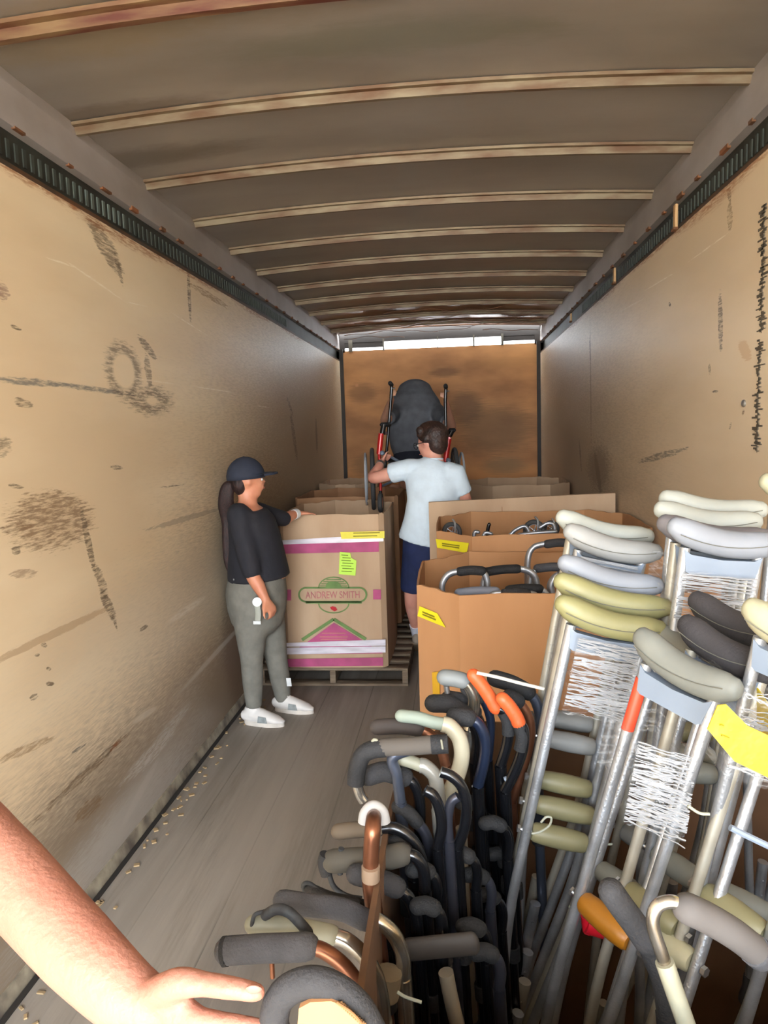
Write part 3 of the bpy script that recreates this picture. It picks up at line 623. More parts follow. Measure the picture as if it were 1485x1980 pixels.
def tip_mb(): return MB().tube([(0, 0, -1.14), (0, 0, -1.17), (0, 0, -1.19), (0, 0, -1.205)], [.015, .016, .021, .0215], 14)
def crutch(label, L, Rr, y, foot, pad='grey', grip='putty', metal=None, yf=None, k=1.0, group='underarm crutches in the foreground', sticker_=False, cap_=None):
    A, B = at(L[0], L[1], y=y), at(Rr[0], Rr[1], y=y if len(Rr) < 3 else Rr[2]); ctr = (A+B)/2; U = (B-A); sc = U.length/.215; U.normalize()
    ft = at(foot[0], foot[1], y=yf or y); D = (ft-ctr); D.normalize(); U = (U-D*(D.dot(U)*.5)).normalized(); D = (D-U*D.dot(U)).normalized(); Z = -D; Y = Z.cross(U).normalized()
    sc = max(.85, min(1.18, sc))
    o = bpy.data.objects.new('crutch', None); C.objects.link(o); o.empty_display_size = .05
    top = ctr+Z*.02
    if (top+D*1.205*k).z < .16: k = max(.8, (top.z-.16)/(-D.z*1.205))
    o.matrix_world = Matrix(((U.x*sc, Y.x, Z.x*k, top.x), (U.y*sc, Y.y, Z.y*k, top.y), (U.z*sc, Y.z, Z.z*k, top.z), (0, 0, 0, 1)))
    tag(o, label, 'crutch', group); metal = metal or alu
    def pc(name, key, fn, mat, par=o):
        q = bpy.data.objects.new(name, cached(key, fn, mat)); C.objects.link(q); q.parent = par; return q
    p = pc('underarm_pad', 'underarm_pad', pad_mb, PADS[pad]); pc('pad_seam', 'pad_seam', seam_mb, pbr('seam_thread', (104, 102, 92), .8), p)
    pc('pad_bracket', 'pad_bracket', bracket_mb, plate)
    for s, n in ((-1, 'ul'), (1, 'ur')): pc('upright', 'upright'+n, lambda s=s: upright_mb(s), metal)
    g = pc('hand_grip', 'hand_grip', grip_mb, PADS[grip]); pc('grip_bolt', 'grip_bolt', bolt_mb, bolt, g)
    pc('lower_leg', 'lower_leg', leg_mb, metal); pc('rubber_tip', 'rubber_tip', tip_mb, rubber)
    if sticker_:
        q = pc('red_sticker', 'red_sticker', lambda: MB().tube([(-.070, 0, -.07), (-.0695, 0, -.16)], .0116, 12), pbr('red_sticker', (226, 70, 40), .5))
    if cap_: pc('red_collar', 'red_collar', lambda: MB().tube([(.0, 0, -.80), (.0, 0, -.84)], .02, 12), pbr('red_collar', (206, 26, 44), .5))
    return o
G1, G2, G3, G4 = [ 'crutches in the '+s for s in ('shrink-wrapped middle bundle', 'bundle against the right wall', 'bundle with the red sticker', 'dark-padded bundle at the right edge')]
crutch('olive-padded crutch, frontmost of the middle bundle', (1074, 1172), (1286, 1222), 1.37, (1048, 1860), 'olive', 'putty', group=G1)
crutch('olive-padded crutch, second from the front of the middle bundle', (1072, 1128), (1297, 1180), 1.42, (1046, 1880), 'olive', 'putty', metal=alu_pale, group=G1)
crutch('blue-grey padded crutch, just above the olive pads', (1080, 1092), (1280, 1138), 1.47, (1050, 1860), 'blue', 'putty', group=G1)
crutch('light grey padded crutch with its white bracket showing', (1091, 1030), (1278, 1074), 1.56, (1062, 1830), 'grey', 'grey', group=G1)
crutch('pale padded crutch, rearmost and highest of the middle bundle', (1076, 1004), (1262, 1042), 1.63, (1052, 1800), 'mint', 'grey', metal=alu_pale, group=G1)
crutch('cream-padded crutch, topmost by the right wall', (1276, 968), (1482, 990), 1.56, (1330, 1800), 'mint', 'dark', group=G2)
crutch('pale-padded crutch with only its left tip showing, by the right wall', (1266, 992), (1472, 1010), 1.50, (1300, 1800), 'mint', 'putty', group=G2)
crutch('mauve-grey padded crutch behind the blue-grey front one, by the right wall', (1272, 1018), (1492, 1044), 1.44, (1305, 1800), 'mauve', 'slate', metal=alu_pale, group=G2)
crutch('blue-grey padded crutch with white uprights, front of the right-wall bundle', (1292, 1024), (1508, 1056), 1.36, (1312, 1800), 'blue', 'slate', group=G2)
crutch('cream-padded crutch cut by the right edge of the picture, highest', (1474, 940), (1640, 950), 1.6, (1470, 1800), 'cream', 'putty', group=G2)
crutch('slate-padded crutch with a red sticker on its upright', (1246, 1246), (1408, 1330, 1.06), 1.17, (1165, 1860), 'slate', 'gold', yf=1.12, group=G3, sticker_=True)
crutch('slate-padded crutch behind the one with the red sticker', (1268, 1226), (1436, 1302, 1.26), 1.38, (1185, 1860), 'slate', 'slate', metal=alu, yf=1.25, group=G3)
crutch('dark-padded crutch mostly hidden behind the red-sticker bundle', (1265, 1212), (1430, 1262, 1.4), 1.5, (1160, 1840), 'mauve', 'grey', metal=alu_pale, group=G3)
crutch('charcoal-padded crutch, upper of the dark pads', (1346, 1168), (1520, 1236, 1.18), 1.30, (1300, 1900), 'dark', 'slate', group=G4, yf=1.2)
crutch('charcoal-padded crutch, lower of the dark pads', (1330, 1214), (1500, 1300, 1.09), 1.21, (1262, 1960), 'dark', 'putty', metal=alu_pale, group=G4, yf=1.1)
crutch('charcoal-padded crutch with a drooping pad above the yellow tape', (1372, 1268), (1540, 1340, 1.14), 1.27, (1310, 1960), 'dark', 'cream', metal=alu, group=G4, yf=1.05)
crutch('cream-padded crutch cut by the right edge above the yellow tape', (1468, 1196), (1660, 1270, .98), 1.08, (1380, 1960), 'cream', 'putty', metal=alu, group=G4)
crutch('pale metal crutch leaning at the far right below the yellow tape', (1450, 1260), (1660, 1330, 1.2), 1.28, (1400, 1960), 'grey', 'slate', metal=alu_pale, group=G4)
# plastic film around the bundles: many thin shining strands, and ties
film = pbr('stretch_film', (190, 192, 196), .15, .3, var=.2, coat=.3)
sheet = bpy.data.materials.new('clear_film_sheet'); sheet.use_nodes = True; nt = sheet.node_tree; N = nt.nodes; L = nt.links
pb = N['Principled BSDF']; pb.inputs['Base Color'].default_value = (.8, .82, .84, 1); pb.inputs['Roughness'].default_value = .12; pb.inputs['Coat Weight'].default_value = .5
tc = N.new('ShaderNodeTexCoord'); mp = N.new('ShaderNodeMapping'); mp.inputs['Scale'].default_value = (3, 3, 34); nz = N.new('ShaderNodeTexNoise'); nz.inputs['Scale'].default_value = 5; nz.inputs['Detail'].default_value = 5
L.new(tc.outputs['Object'], mp.inputs[0]); L.new(mp.outputs[0], nz.inputs[0]); mr = N.new('ShaderNodeMapRange'); mr.inputs[1].default_value = .5; mr.inputs[2].default_value = .72; mr.inputs[3].default_value = .03; mr.inputs[4].default_value = .35
L.new(nz.outputs[0], mr.inputs[0]); L.new(mr.outputs[0], pb.inputs['Alpha']); bp = N.new('ShaderNodeBump'); bp.inputs['Strength'].default_value = .6; bp.inputs['Distance'].default_value = .02; L.new(nz.outputs[0], bp.inputs['Height']); L.new(bp.outputs[0], pb.inputs['Normal'])
def wrap(label, quad, y, depth, n, seed):       # quad: TL, TR, BR, BL pixels of the band's front face
    rnd = random.Random(seed); Q = [at(*p, y=y) for p in quad]
    base = (Q[2]+Q[3])/2; t = thing('stretch_wrap', label, 'plastic wrap', (base.x, y, base.z), 'plastic wrap around the crutch bundles')
    def pt(u, v, d):                              # around the bundle: u 0..1 front, 1..1+ side, back
        a = Q[0].lerp(Q[1], u); b = Q[3].lerp(Q[2], u); return a.lerp(b, v)+Vector((0, d, 0))
    mb = MB(); m = 10; loop = [(i/m, 0) for i in range(m+1)]+[(1.03, depth*.5)]+[(1-i/m, depth) for i in range(m+1)]+[(-.03, depth*.5)]
    vs = []; R_ = 12
    for r_ in range(R_+1):
        for i, (u, d) in enumerate(loop): vs.append(pt(u, r_/R_, d)+Vector((0, .004*math.sin(r_*2.3+i*1.9), 0)))
    k = len(loop); fs = [(r_*k+i, r_*k+(i+1) % k, (r_+1)*k+(i+1) % k, (r_+1)*k+i) for r_ in range(R_) for i in range(k)]
    MB().add(vs, fs).build('film', sheet, t)
    mb = MB()
    for i in range(n):
        v = rnd.random(); sl = rnd.uniform(-.10, .10); u0 = rnd.choice([0, 0, rnd.uniform(0, .5)]); u1 = rnd.choice([1, 1, rnd.uniform(.5, 1)])
        P = [pt(u0+(u1-u0)*j/8, v+sl*(u0+(u1-u0)*j/8-.5)+.008*math.sin(j*2+i), -.004-.004*rnd.random()) for j in range(9)]
        mb.tube(P, rnd.choice([.0006, .0009, .0014]), 5)
    o = mb.build('film_folds', film, t); o['kind'] = 'stuff'
    return t
wrap('glossy plastic wrap round the tops of the middle bundle', [(1118, 1232), (1236, 1256), (1212, 1405), (1086, 1378)], 1.345, .26, 80, 1)
wrap('plastic wrap strands between the uprights under the blue-grey right-wall pad', [(1318, 1100), (1462, 1118), (1450, 1215), (1300, 1195)], 1.34, .2, 38, 2)
wrap('crinkled plastic wrap low round the red-sticker bundle', [(1232, 1432), (1345, 1465), (1322, 1630), (1203, 1590)], 1.075, .2, 90, 3)
wrap('few plastic strands under the light grey pad of the middle bundle', [(1122, 1075), (1232, 1096), (1230, 1108), (1122, 1086)], 1.545, .12, 14, 4)
wrap('plastic wrap round the dark-padded bundle near the yellow tape', [(1440, 1330), (1510, 1350), (1495, 1530), (1400, 1500)], 1.02, .2, 40, 5)
# yellow tape round the right bundle
P = [at(*p, y=.93) for p in [(1388, 1364), (1404, 1362), (1446, 1404), (1490, 1424), (1540, 1440), (1540, 1525), (1486, 1504), (1420, 1472), (1368, 1410)]]
mb = MB().prism(P, (0, .002, 0)); mb.prism([P[5]+Vector((0, .004, 0)), P[4]+Vector((0, .004, 0)), P[4]+Vector((.01, .15, .02)), P[5]+Vector((.01, .15, .02))], (.002, 0, 0))
o = mb.build('yellow_tape_band', pbr('bright_yellow_tape', (206, 184, 18), .45, col2=(186, 150, 20), scale=12, bump=.25, bscale=30), smooth=False); tag(o, 'wide bright yellow tape band round the crutches at the right edge', 'tape')
mb = MB(); 
for (a, b) in (((1395, 1422), (1410, 1428)), ((1392, 1402), (1400, 1404))): mb.tube([at(*a, y=.928), at(*b, y=.928)], .0012, 6)
mb.build('tape_print', ink, o)
tie_m = pbr('pale_zip_tie', (160, 162, 146), .5)
def tie(label, pts, y, r=.0022, m=None):
    P = cr([at(px, py, y=(y if len(q) == 0 else q[0])) for px, py, *q in pts]); o = MB().tube(P, r, 8).build('cable_tie', m or tie_m); return tag(o, label, 'cable tie', 'cable ties on the crutches and canes')
tie('pale looped tie beside the left end of the middle bundle grips', [(1028, 1612), (1045, 1608), (1062, 1596), (1066, 1582), (1056, 1580), (1046, 1590)], 1.33)
tie('pale tie at the right end of the middle bundle grips', [(1150, 1610), (1158, 1622), (1172, 1632), (1184, 1632)], 1.33)
tie('pale tie round the poles below the middle bundle grips', [(1100, 1752), (1112, 1760), (1122, 1762)], 1.3)
tie('pale tie across the pale legs right of the crinkled wrap', [(1330, 1558), (1352, 1572), (1372, 1574)], 1.0)
tie('pale blue strap end sticking out to the right edge', [(1412, 1600), (1440, 1614), (1490, 1638)], .95, .0045, plate)
tie('long thin white rod lying from the orange handle to the crutches', [(922, 1301), (960, 1309), (1010, 1322), (1052, 1332)], 1.42, .0035, pbr('white_rod', (190, 186, 176), .4))
tie('thin bright wire end below the tan collar', [(768, 1918), (785, 1928), (815, 1938)], .92, .0022)
o = MB().tube([at(1133, 1782, y=1.2), at(1172, 1794, y=1.2)], .019, 14).tube([at(1136, 1770, y=1.2), at(1140, 1800, y=1.2)], .012, 10).build('red_clamp', pbr('red_plastic', (204, 24, 42), .4)); tag(o, 'small red plastic clamp on the legs below the amber grip', 'clamp')

# ------------------------------------------------------------------ canes
def cane(label, grip, neck, y, gm, nm, gr=.017, nr=.0105, grounds=None, shaft=None, sm=None, extra=None, curl=False, no_shaft=False, tipx=None):
    """grip: pixel path of the foam grip; neck: pixel path of the bent metal neck ending at the straight shaft (pixels may carry their own depth)"""
    w = lambda q: at(q[0], q[1], y=(q[2] if len(q) > 2 else y))
    N_ = [w(q) for q in neck]; G_ = [w(q) for q in grip]
    end = N_[-1] if N_ else G_[-1]
    foot = Vector((tipx if tipx is not None else min(max(end.x+.03, -.08), .9), end.y+.03, .165))
    t = thing('walking_cane', label, 'cane', (foot.x, foot.y, .15), 'walking canes standing in the foreground box')
    if G_:
        g = MB().tube(cr(G_, 5), gr, 16, cap='round').build('hand_grip', gm, t)
    NN = ([G_[-1]]+N_) if G_ else N_
    NN = cr(NN, 6) if len(NN) > 2 else NN
    MB().tube(NN, nr, 14).build('neck', nm, t)
    if not no_shaft:
        d = (foot-end).normalized()
        MB().tube([end, end+d*.22], nr*1.12, 14).build('upper_shaft', sm or nm, t)
        MB().tube([end+d*.2, foot], nr*.92, 12).build('lower_shaft', sm or nm, t)
        MB().tube([end+d*.195, end+d*.225], nr*1.5, 14).build('height_collar', foam_black, t)
        MB().tube([foot+Vector((0, 0, .03)), foot+Vector((0, 0, .0)), foot-Vector((0, 0, .012))], [nr*1.3, nr*1.9, nr*2], 14).build('rubber_tip', rubber, t)
    if extra: extra(t, w)
    return t
def band(t, w, pts, r, mat, name, label=None):
    o = MB().tube(cr([w(p) for p in pts], 5), r, 14).build(name, mat, t)
    if label: o['label'] = label
white_enam = pbr('cream_enamel', (166, 159, 138), .35, var=.08, scale=9, coat=.3)
mintfoam = pbr('mint_grip', (134, 144, 132), .7, var=.1)
cream = pbr('cream_grip', (140, 138, 120), .55, var=.12, scale=14)
bluemet = pbr('blue_enamel', (38, 50, 76), .3, .4, var=.3, coat=.4)
orange = pbr('orange_tape', (204, 88, 42), .5, var=.08, bump=.15, bscale=60)
strapm = pbr('woven_black_strap', (52, 54, 56), .8, col2=(24, 24, 26), scale=60)
cane('thick grey foam crook arching over the torn cardboard flap, nearest the camera', [(545, 2030, .72), (530, 1975, .72), (545, 1925, .72), (590, 1900, .72), (640, 1908, .72), (690, 1945, .72), (722, 2000, .73)], [(735, 2050, .74), (745, 2120, .75)], .72, foam_dark, foam_dark, gr=.0165)
cane('long charcoal foam grip with a bronze neck, pointing left over the floor', [(440, 1838), (500, 1834), (560, 1832), (592, 1830)], [(625, 1838), (665, 1868), (695, 1910), (706, 1950)], .90, foam_grey, copper, gr=.0185,
     extra=lambda t, w: (band(t, w, [(432, 1840), (440, 1839)], .0192, foam_black, 'end_cap'), band(t, w, [(525, 1850), (527, 1890)], .0035, copper, 'release_pin')))
cane('cream grip with a dark woven wrist strap and a worn chrome neck', [(492, 1788), (540, 1792), (590, 1798), (640, 1808)], [(672, 1820), (705, 1850), (728, 1890), (738, 1935), (742, 1975)], .96, cream, chrome, gr=.0145, nr=.0115,
     extra=lambda t, w: (band(t, w, [(512, 1770, .95), (535, 1758, .94), (560, 1765, .94), (585, 1790, .94), (598, 1806, .95)], .0075, strapm, 'wrist_strap'), band(t, w, [(486, 1795, .95), (492, 1770, .95), (512, 1762, .95)], .003, strapm, 'strap_cord')))
cane('smooth charcoal grip with a brassy neck just behind the cream strapped one', [(548, 1742), (600, 1750), (660, 1758), (705, 1778)], [(730, 1780), (760, 1805), (778, 1845), (780, 1890)], 1.02, foam_grey, chrome, gr=.0165, nr=.0115,
     extra=lambda t, w: band(t, w, [(752, 1880, 1.0), (746, 1925, 1.0)], .020, pbr('tan_wrapped_tape', (120, 104, 80), .8, bump=.3), 'tape_collar', 'tan tape wound round the shaft'))
cane('dark grip with a thin loop cord above the charcoal grip', [(600, 1722), (640, 1738), (690, 1748)], [(715, 1760), (738, 1790), (748, 1830)], 1.08, foam_black, blackmet, gr=.011,
     extra=lambda t, w: band(t, w, [(592, 1728), (586, 1712), (598, 1708), (625, 1726), (660, 1738)], .0035, strapm, 'strap_cord'))
cane('bronze cane seen end-on with a white ring of foam round its crook', [], [(722, 1598, 1.16), (723, 1580, 1.10), (721, 1600, 1.05), (718, 1640, 1.045), (716, 1700, 1.05)], 1.08, cream, copper, nr=.0125, tipx=-.08,
     extra=lambda t, w: (band(t, w, [(704, 1590, 1.11), (708, 1572, 1.11), (722, 1560, 1.11), (738, 1570, 1.11), (743, 1590, 1.11)], .0105, pbr('white_foam', (166, 164, 162), .6, var=.05), 'foam_ring', 'white foam crescent'), band(t, w, [(717, 1675, 1.043), (717, 1700, 1.045)], .0145, pbr('pale_collar', (146, 124, 104), .5), 'height_collar')))
cane('putty-grey grip with black ends and a hanging black loop, left edge of the canes', [(645, 1665), (690, 1662), (740, 1660), (775, 1652)], [(800, 1655), (818, 1680), (822, 1720)], 1.16, pbr('putty_foam', (76, 72, 64), .85), blackmet, gr=.020,
     extra=lambda t, w: (band(t, w, [(630, 1652), (626, 1668), (632, 1690)], .011, foam_black, 'end_cap'), band(t, w, [(636, 1690), (646, 1715), (670, 1732), (700, 1738)], .0045, strapm, 'wrist_strap'), band(t, w, [(660, 1640), (656, 1665), (658, 1690)], .005, strapm, 'strap_band')))
cane('dark grip with a tan worn end and black metal crook, above the putty grip', [(655, 1608), (690, 1604), (730, 1602)], [(765, 1602), (795, 1622), (814, 1655), (820, 1690)], 1.20, pbr('brown_foam', (92, 80, 66), .85), blackmet, gr=.014)
cane('grey foam grip with black collars and a foam-covered elbow at its left', [(742, 1445), (790, 1443), (832, 1440)], [(762, 1462), (768, 1500), (774, 1550)], 1.27, pbr('taupe_foam', (84, 78, 72), .85), pbr('gunmetal', (96, 104, 122), .3, .7), gr=.0165,
     extra=lambda t, w: (band(t, w, [(834, 1440), (866, 1438)], .0172, foam_black, 'end_cap'), band(t, w, [(745, 1446), (718, 1450), (700, 1462), (690, 1490), (688, 1515)], .0165, foam_black, 'foam_elbow'), band(t, w, [(690, 1515), (696, 1535), (704, 1548)], .010, chrome, 'bent_tube'), band(t, w, [(738, 1444), (724, 1430), (716, 1450), (722, 1466)], .0035, cream, 'cord_loop'), band(t, w, [(853, 1430, 1.252), (856, 1448, 1.252)], .002, cream, 'cap_print')))
cane('brown-black grip with a bronze neck, leftmost at the height of the mint one', [(730, 1406), (770, 1404), (808, 1408)], [(828, 1418), (850, 1440), (862, 1480)], 1.36, pbr('umber_foam', (62, 54, 50), .8), copper, gr=.0155)
cane('mint grip with a thick cream enamelled swan neck', [(776, 1384), (808, 1388), (835, 1396), (855, 1400)], [(870, 1405), (888, 1428), (893, 1462), (884, 1500), (868, 1535), (856, 1565)], 1.34, mintfoam, white_enam, gr=.0125, nr=.0155)
cane('cream and silver neck curving just below the mint-gripped cane', [(778, 1468), (798, 1474), (812, 1480)], [(822, 1482), (840, 1500), (846, 1530), (850, 1565)], 1.30, cream, pbr('silver_enamel', (160, 158, 150), .3, .3), gr=.012, nr=.014)
cane('glossy black crook in the middle of the canes, the widest loop', [], [(852, 1492), (872, 1500), (892, 1520), (902, 1555), (898, 1600), (884, 1640)], 1.24, foam_black, blackmet, nr=.0100)
cane('glossy black crook left of the widest black loop', [], [(822, 1528), (838, 1538), (850, 1565), (854, 1600), (846, 1640)], 1.22, foam_black, blackmet, nr=.0100)
cane('dark steel crook nested between the two glossy black loops', [], [(886, 1540), (872, 1552), (866, 1585), (868, 1625)], 1.23, foam_black, pbr('dark_steel', (78, 80, 92), .3, .7), nr=.009)
cane('short pale grey foam grip with a shiny worn chrome neck, top of the canes', [(860, 1310), (878, 1312), (895, 1316)], [(906, 1326), (916, 1348), (914, 1380), (908, 1410)], 1.50, pbr('pale_grey_grip', (120, 124, 124), .6), chrome, gr=.0175, nr=.0135,
     extra=lambda t, w: band(t, w, [(863, 1326), (865, 1340)], .006, bolt, 'end_pin'))
cane('cane with its handle wound in orange tape, upper left', [(916, 1306), (932, 1326), (948, 1350), (958, 1368)], [(976, 1376), (984, 1402), (980, 1440), (968, 1480)], 1.46, orange, blackmet, gr=.0145, nr=.0115,
     extra=lambda t, w: band(t, w, [(973, 1376), (982, 1396), (983, 1420)], .0135, foam_black, 'foam_sleeve'))
cane('cane with its handle wound in orange tape, lower right', [(972, 1352), (985, 1366), (998, 1386), (1003, 1398)], [(1012, 1412), (1010, 1450), (996, 1490), (976, 1530)], 1.43, orange, blackmet, gr=.0145, nr=.0115,
     extra=lambda t, w: (band(t, w, [(1004, 1400), (1010, 1425), (1006, 1450)], .0135, foam_black, 'foam_sleeve'), band(t, w, [(1000, 1478), (990, 1500), (976, 1508)], .006, plate, 'clip')))
cane('bronze swan neck right of the orange-taped canes', [(985, 1348), (1000, 1356)], [(1014, 1370), (1026, 1400), (1024, 1440), (1010, 1490), (990, 1550)], 1.50, foam_black, copper, nr=.0095)
cane('blue enamelled neck between the chrome neck and the orange tape', [(905, 1330), (925, 1345)], [(938, 1360), (948, 1390), (948, 1425), (944, 1470)], 1.52, foam_dark, bluemet, nr=.0095, gr=.018, sm=blackmet)
cane('blue-black glossy neck lower down, right of the cream swan neck', [(880, 1385), (905, 1388)], [(925, 1400), (938, 1430), (936, 1470), (924, 1520)], 1.40, foam_black, bluemet, nr=.0115, gr=.018, sm=blackmet)
cane('black foam handle at the upper left of the dark cluster', [(838, 1360), (868, 1362), (895, 1378)], [(912, 1395), (922, 1430), (918, 1475)], 1.48, foam_black, blackmet, gr=.0190)
cane('black foam handle just under the pale grey grip', [(868, 1352), (895, 1358), (915, 1376)], [(928, 1395), (934, 1440), (925, 1490)], 1.54, foam_dark, blackmet, gr=.0190)
cane('broad black foam handle at the top right, behind the thin white rod', [(958, 1312), (990, 1322), (1020, 1338)], [(1036, 1356), (1044, 1392), (1036, 1450)], 1.58, foam_black, pbr('gunmetal', (96, 104, 122), .3, .7), gr=.0190, nr=.012)
cane('dark handle in the shadow behind the foam elbow', [(712, 1500), (745, 1492), (780, 1502)], [(800, 1515), (812, 1550), (812, 1600)], 1.31, foam_dark, blackmet, gr=.019)
cane('umber handle low behind the bronze end-on cane', [(690, 1690), (730, 1700), (765, 1715)], [(790, 1735), (805, 1775), (808, 1820)], 1.12, foam_dark, blackmet, gr=.018)
cane('dark handle standing between the loops and the cream shaft', [(770, 1560), (790, 1572), (806, 1590)], [(822, 1612), (832, 1650), (834, 1700)], 1.27, foam_black, pbr('dark_steel', (78, 80, 92), .3, .7), gr=.013)
cane('plain cream shaft standing upright below the black loops', [], [(856, 1640), (862, 1700), (866, 1790)], 1.25, cream, pbr('putty_enamel', (130, 120, 104), .5), nr=.0125)
cane('plain brown-grey shaft right of the cream shaft', [], [(892, 1600), (896, 1700), (900, 1800)], 1.32, cream, pbr('taupe_enamel', (116, 104, 88), .5), nr=.011)
cane('pale shaft close to the bottom edge, right of the flat bar', [], [(862, 1880), (872, 1930), (886, 1990)], 1.05, cream, pbr('putty_enamel', (130, 120, 104), .5), nr=.012)
for i, (px, py, y, m_, lab) in enumerate([(925, 1560, 1.42, 0, 'just right of the blue-black neck'), (948, 1590, 1.50, 0, 'deep among the shafts below the orange tape'), (972, 1600, 1.38, 0, 'with its top beside the orange-taped pair'), (910, 1660, 1.26, 0, 'low in the dark gap beside the brown-grey shaft'),
        (938, 1700, 1.30, 1, 'in the dark gap, just left of the crutch legs'), (960, 1740, 1.36, 0, 'in the dark gap, close against the crutch legs'), (832, 1690, 1.18, 0, 'left of the cream shaft'), (842, 1760, 1.10, 0, 'just above the flat padded bar'), (930, 1800, 1.16, 0, 'right of the flat padded bar'), (955, 1850, 1.12, 1, 'low, between the flat bar and the crutch legs'),
        (985, 1660, 1.46, 0, 'behind the leftmost crutch legs'), (790, 1640, 1.2, 0, 'below the steel crook, at left')]):
    cane('dark cane in shadow '+lab, [(px-34, py-8), (px-18, py-10), (px-4, py-4)], [(px+8, py+8), (px+13, py+30), (px+10, py+60)], y, foam_black, pbr('dark_steel', (78, 80, 92), .3, .7) if m_ else blackmet, gr=.014, nr=.0095)
mb = MB(); A = at(790, 1836, y=1.05); B_ = at(915, 1824, y=1.05)
o = mb.tube([A, B_], [(.019, .010), (.019, .010)], 16, ref=(0, 0, 1), cap='round').build('padded_bar', pbr('umber_bar', (52, 46, 41), .7)); tag(o, 'flat umber padded bar lying level among the cane shafts', 'bar')
cane('grey-foam cane with a bare loop neck and a cream shaft, lower right foreground', [(1462, 1838, .82), (1420, 1806, .80), (1370, 1776, .79), (1330, 1757, .78)], [(1300, 1744, .78), (1272, 1752, .78), (1262, 1785, .78), (1278, 1840, .78), (1302, 1910, .78), (1330, 1990, .78)], .78, pbr('mid_grey_foam', (88, 84, 83), .85), chrome, gr=.0170, nr=.0075, tipx=.42,
     extra=lambda t, w: (band(t, w, [(1285, 1860, .779), (1302, 1910, .779), (1330, 1990, .779)], .0105, cream, 'painted_shaft'), band(t, w, [(1458, 1836, .815), (1470, 1845, .825)], .0182, foam_grey, 'end_cap')))
cane('charcoal foam gooseneck crossing behind the loop-necked grey cane', [(1182, 1724), (1200, 1750), (1226, 1785), (1250, 1820)], [(1262, 1850), (1280, 1900), (1290, 1960)], .88, foam_dark, foam_black, gr=.0165, nr=.013, tipx=.35)

# ------------------------------------------------------------------ people
def J(px, py, y): return at(px, py, y=y)
def skin(n, c, c2): return pbr(n, c, .5, 0, col2=c2, scale=7, bump=.12, bscale=90, sss=.15)
skin_f = skin('woman_skin', (214, 150, 118), (198, 128, 98)); skin_m = skin('man_skin', (226, 168, 148), (212, 146, 126)); skin_b = skin('dark_shirt_person_skin', (214, 164, 138), (200, 146, 120))
def cloth(n, c, sc=14, v=.12): return pbr(n, c, .85, 0, var=v, scale=sc, bump=.35, bscale=22)
def hand(mb, wrist, dirv, up, size=.18, curl=.3, thumb=1):              # palm and five bent fingers
    f = Vector(dirv).normalized(); u = (Vector(up)-f*Vector(up).dot(f)).normalized(); s = f.cross(u)*thumb
    s0 = size/.18
    mb.tube([wrist-f*.02, wrist, wrist+f*.03*s0, wrist+f*.07*s0, wrist+f*.088*s0], [(.016*s0, .025*s0), (.016*s0, .024*s0), (.015*s0, .036*s0), (.014*s0, .041*s0), (.010*s0, .038*s0)], 14, ref=u)
    for i, (off, ln, r) in enumerate([(.030, .070, .0088), (.010, .078, .0092), (-.011, .073, .0088), (-.030, .058, .0078)]):
        p = wrist+f*.078*s0+s*off*s0; a = curl; d1 = (f*math.cos(a)-u*math.sin(a)+s*off*1.5); p1 = p+d1.normalized()*ln*.45*s0
        a *= 2.1; d2 = (f*math.cos(a)-u*math.sin(a)+s*off*1.5); p2 = p1+d2.normalized()*ln*.33*s0; a *= 1.35; p3 = p2+(f*math.cos(a)-u*math.sin(a)).normalized()*ln*.24*s0
        mb.tube([p-f*.03, p, p1, p2, p3], [r*s0, r*s0, r*.97*s0, r*.88*s0, r*.72*s0], 10, cap='round')
    p = wrist+f*.02*s0+s*.028*s0; p1 = p+(f*.6+s*.75).normalized()*.035*s0; p2 = p1+(f*.85+s*.4).normalized()*.03*s0-u*.004; p3 = p2+(f*.95+s*.1).normalized()*.024*s0-u*.008
    mb.tube([wrist+f*.01, p, p1, p2, p3], [.013*s0, .0135*s0, .0115*s0, .0105*s0, .0085*s0], 10, cap='round')
def face_ball(mb, c, f, up, h):                                        # skull, jaw, nose, ears; h = head height
    f = Vector(f).normalized(); up = (Vector(up)-f*Vector(up).dot(f)).normalized(); s = f.cross(up); R = Matrix((s, f, up)).transposed()
    mb.ball(c+up*h*.08-f*h*.04, (h*.315, h*.40, h*.40), R, 20, 14); mb.ball(c-up*h*.20+f*h*.09, (h*.235, h*.27, h*.29), R, 18, 12)
    mb.ball(c-up*h*.40+f*h*.20, (h*.11, h*.11, h*.09), R); mb.ball(c-up*h*.08+f*h*.30, (h*.20, h*.09, h*.16), R)
    mb.tube([c+up*h*.04+f*h*.34, c-up*h*.10+f*h*.425, c-up*h*.14+f*h*.36], [h*.035, h*.055, h*.06], 10, ref=s, cap='round')
    mb.ball(c-up*h*.235+f*h*.355, (h*.10, h*.04, h*.022), R); mb.ball(c-up*h*.275+f*h*.35, (h*.085, h*.04, h*.022), R)
    mb.ball(c+up*h*.055+f*h*.31, (h*.20, h*.06, h*.03), R)
    for k in (-1, 1): mb.ball(c+s*k*h*.315-f*h*.02-up*h*.03, (h*.035, h*.075, h*.12), R)
    return R, s, up
eye_m = pbr('eye_white', (230, 226, 220), .2); iris_m = pbr('eye_brown', (60, 40, 28), .2); lip_m = pbr('lips', (176, 96, 84), .5)
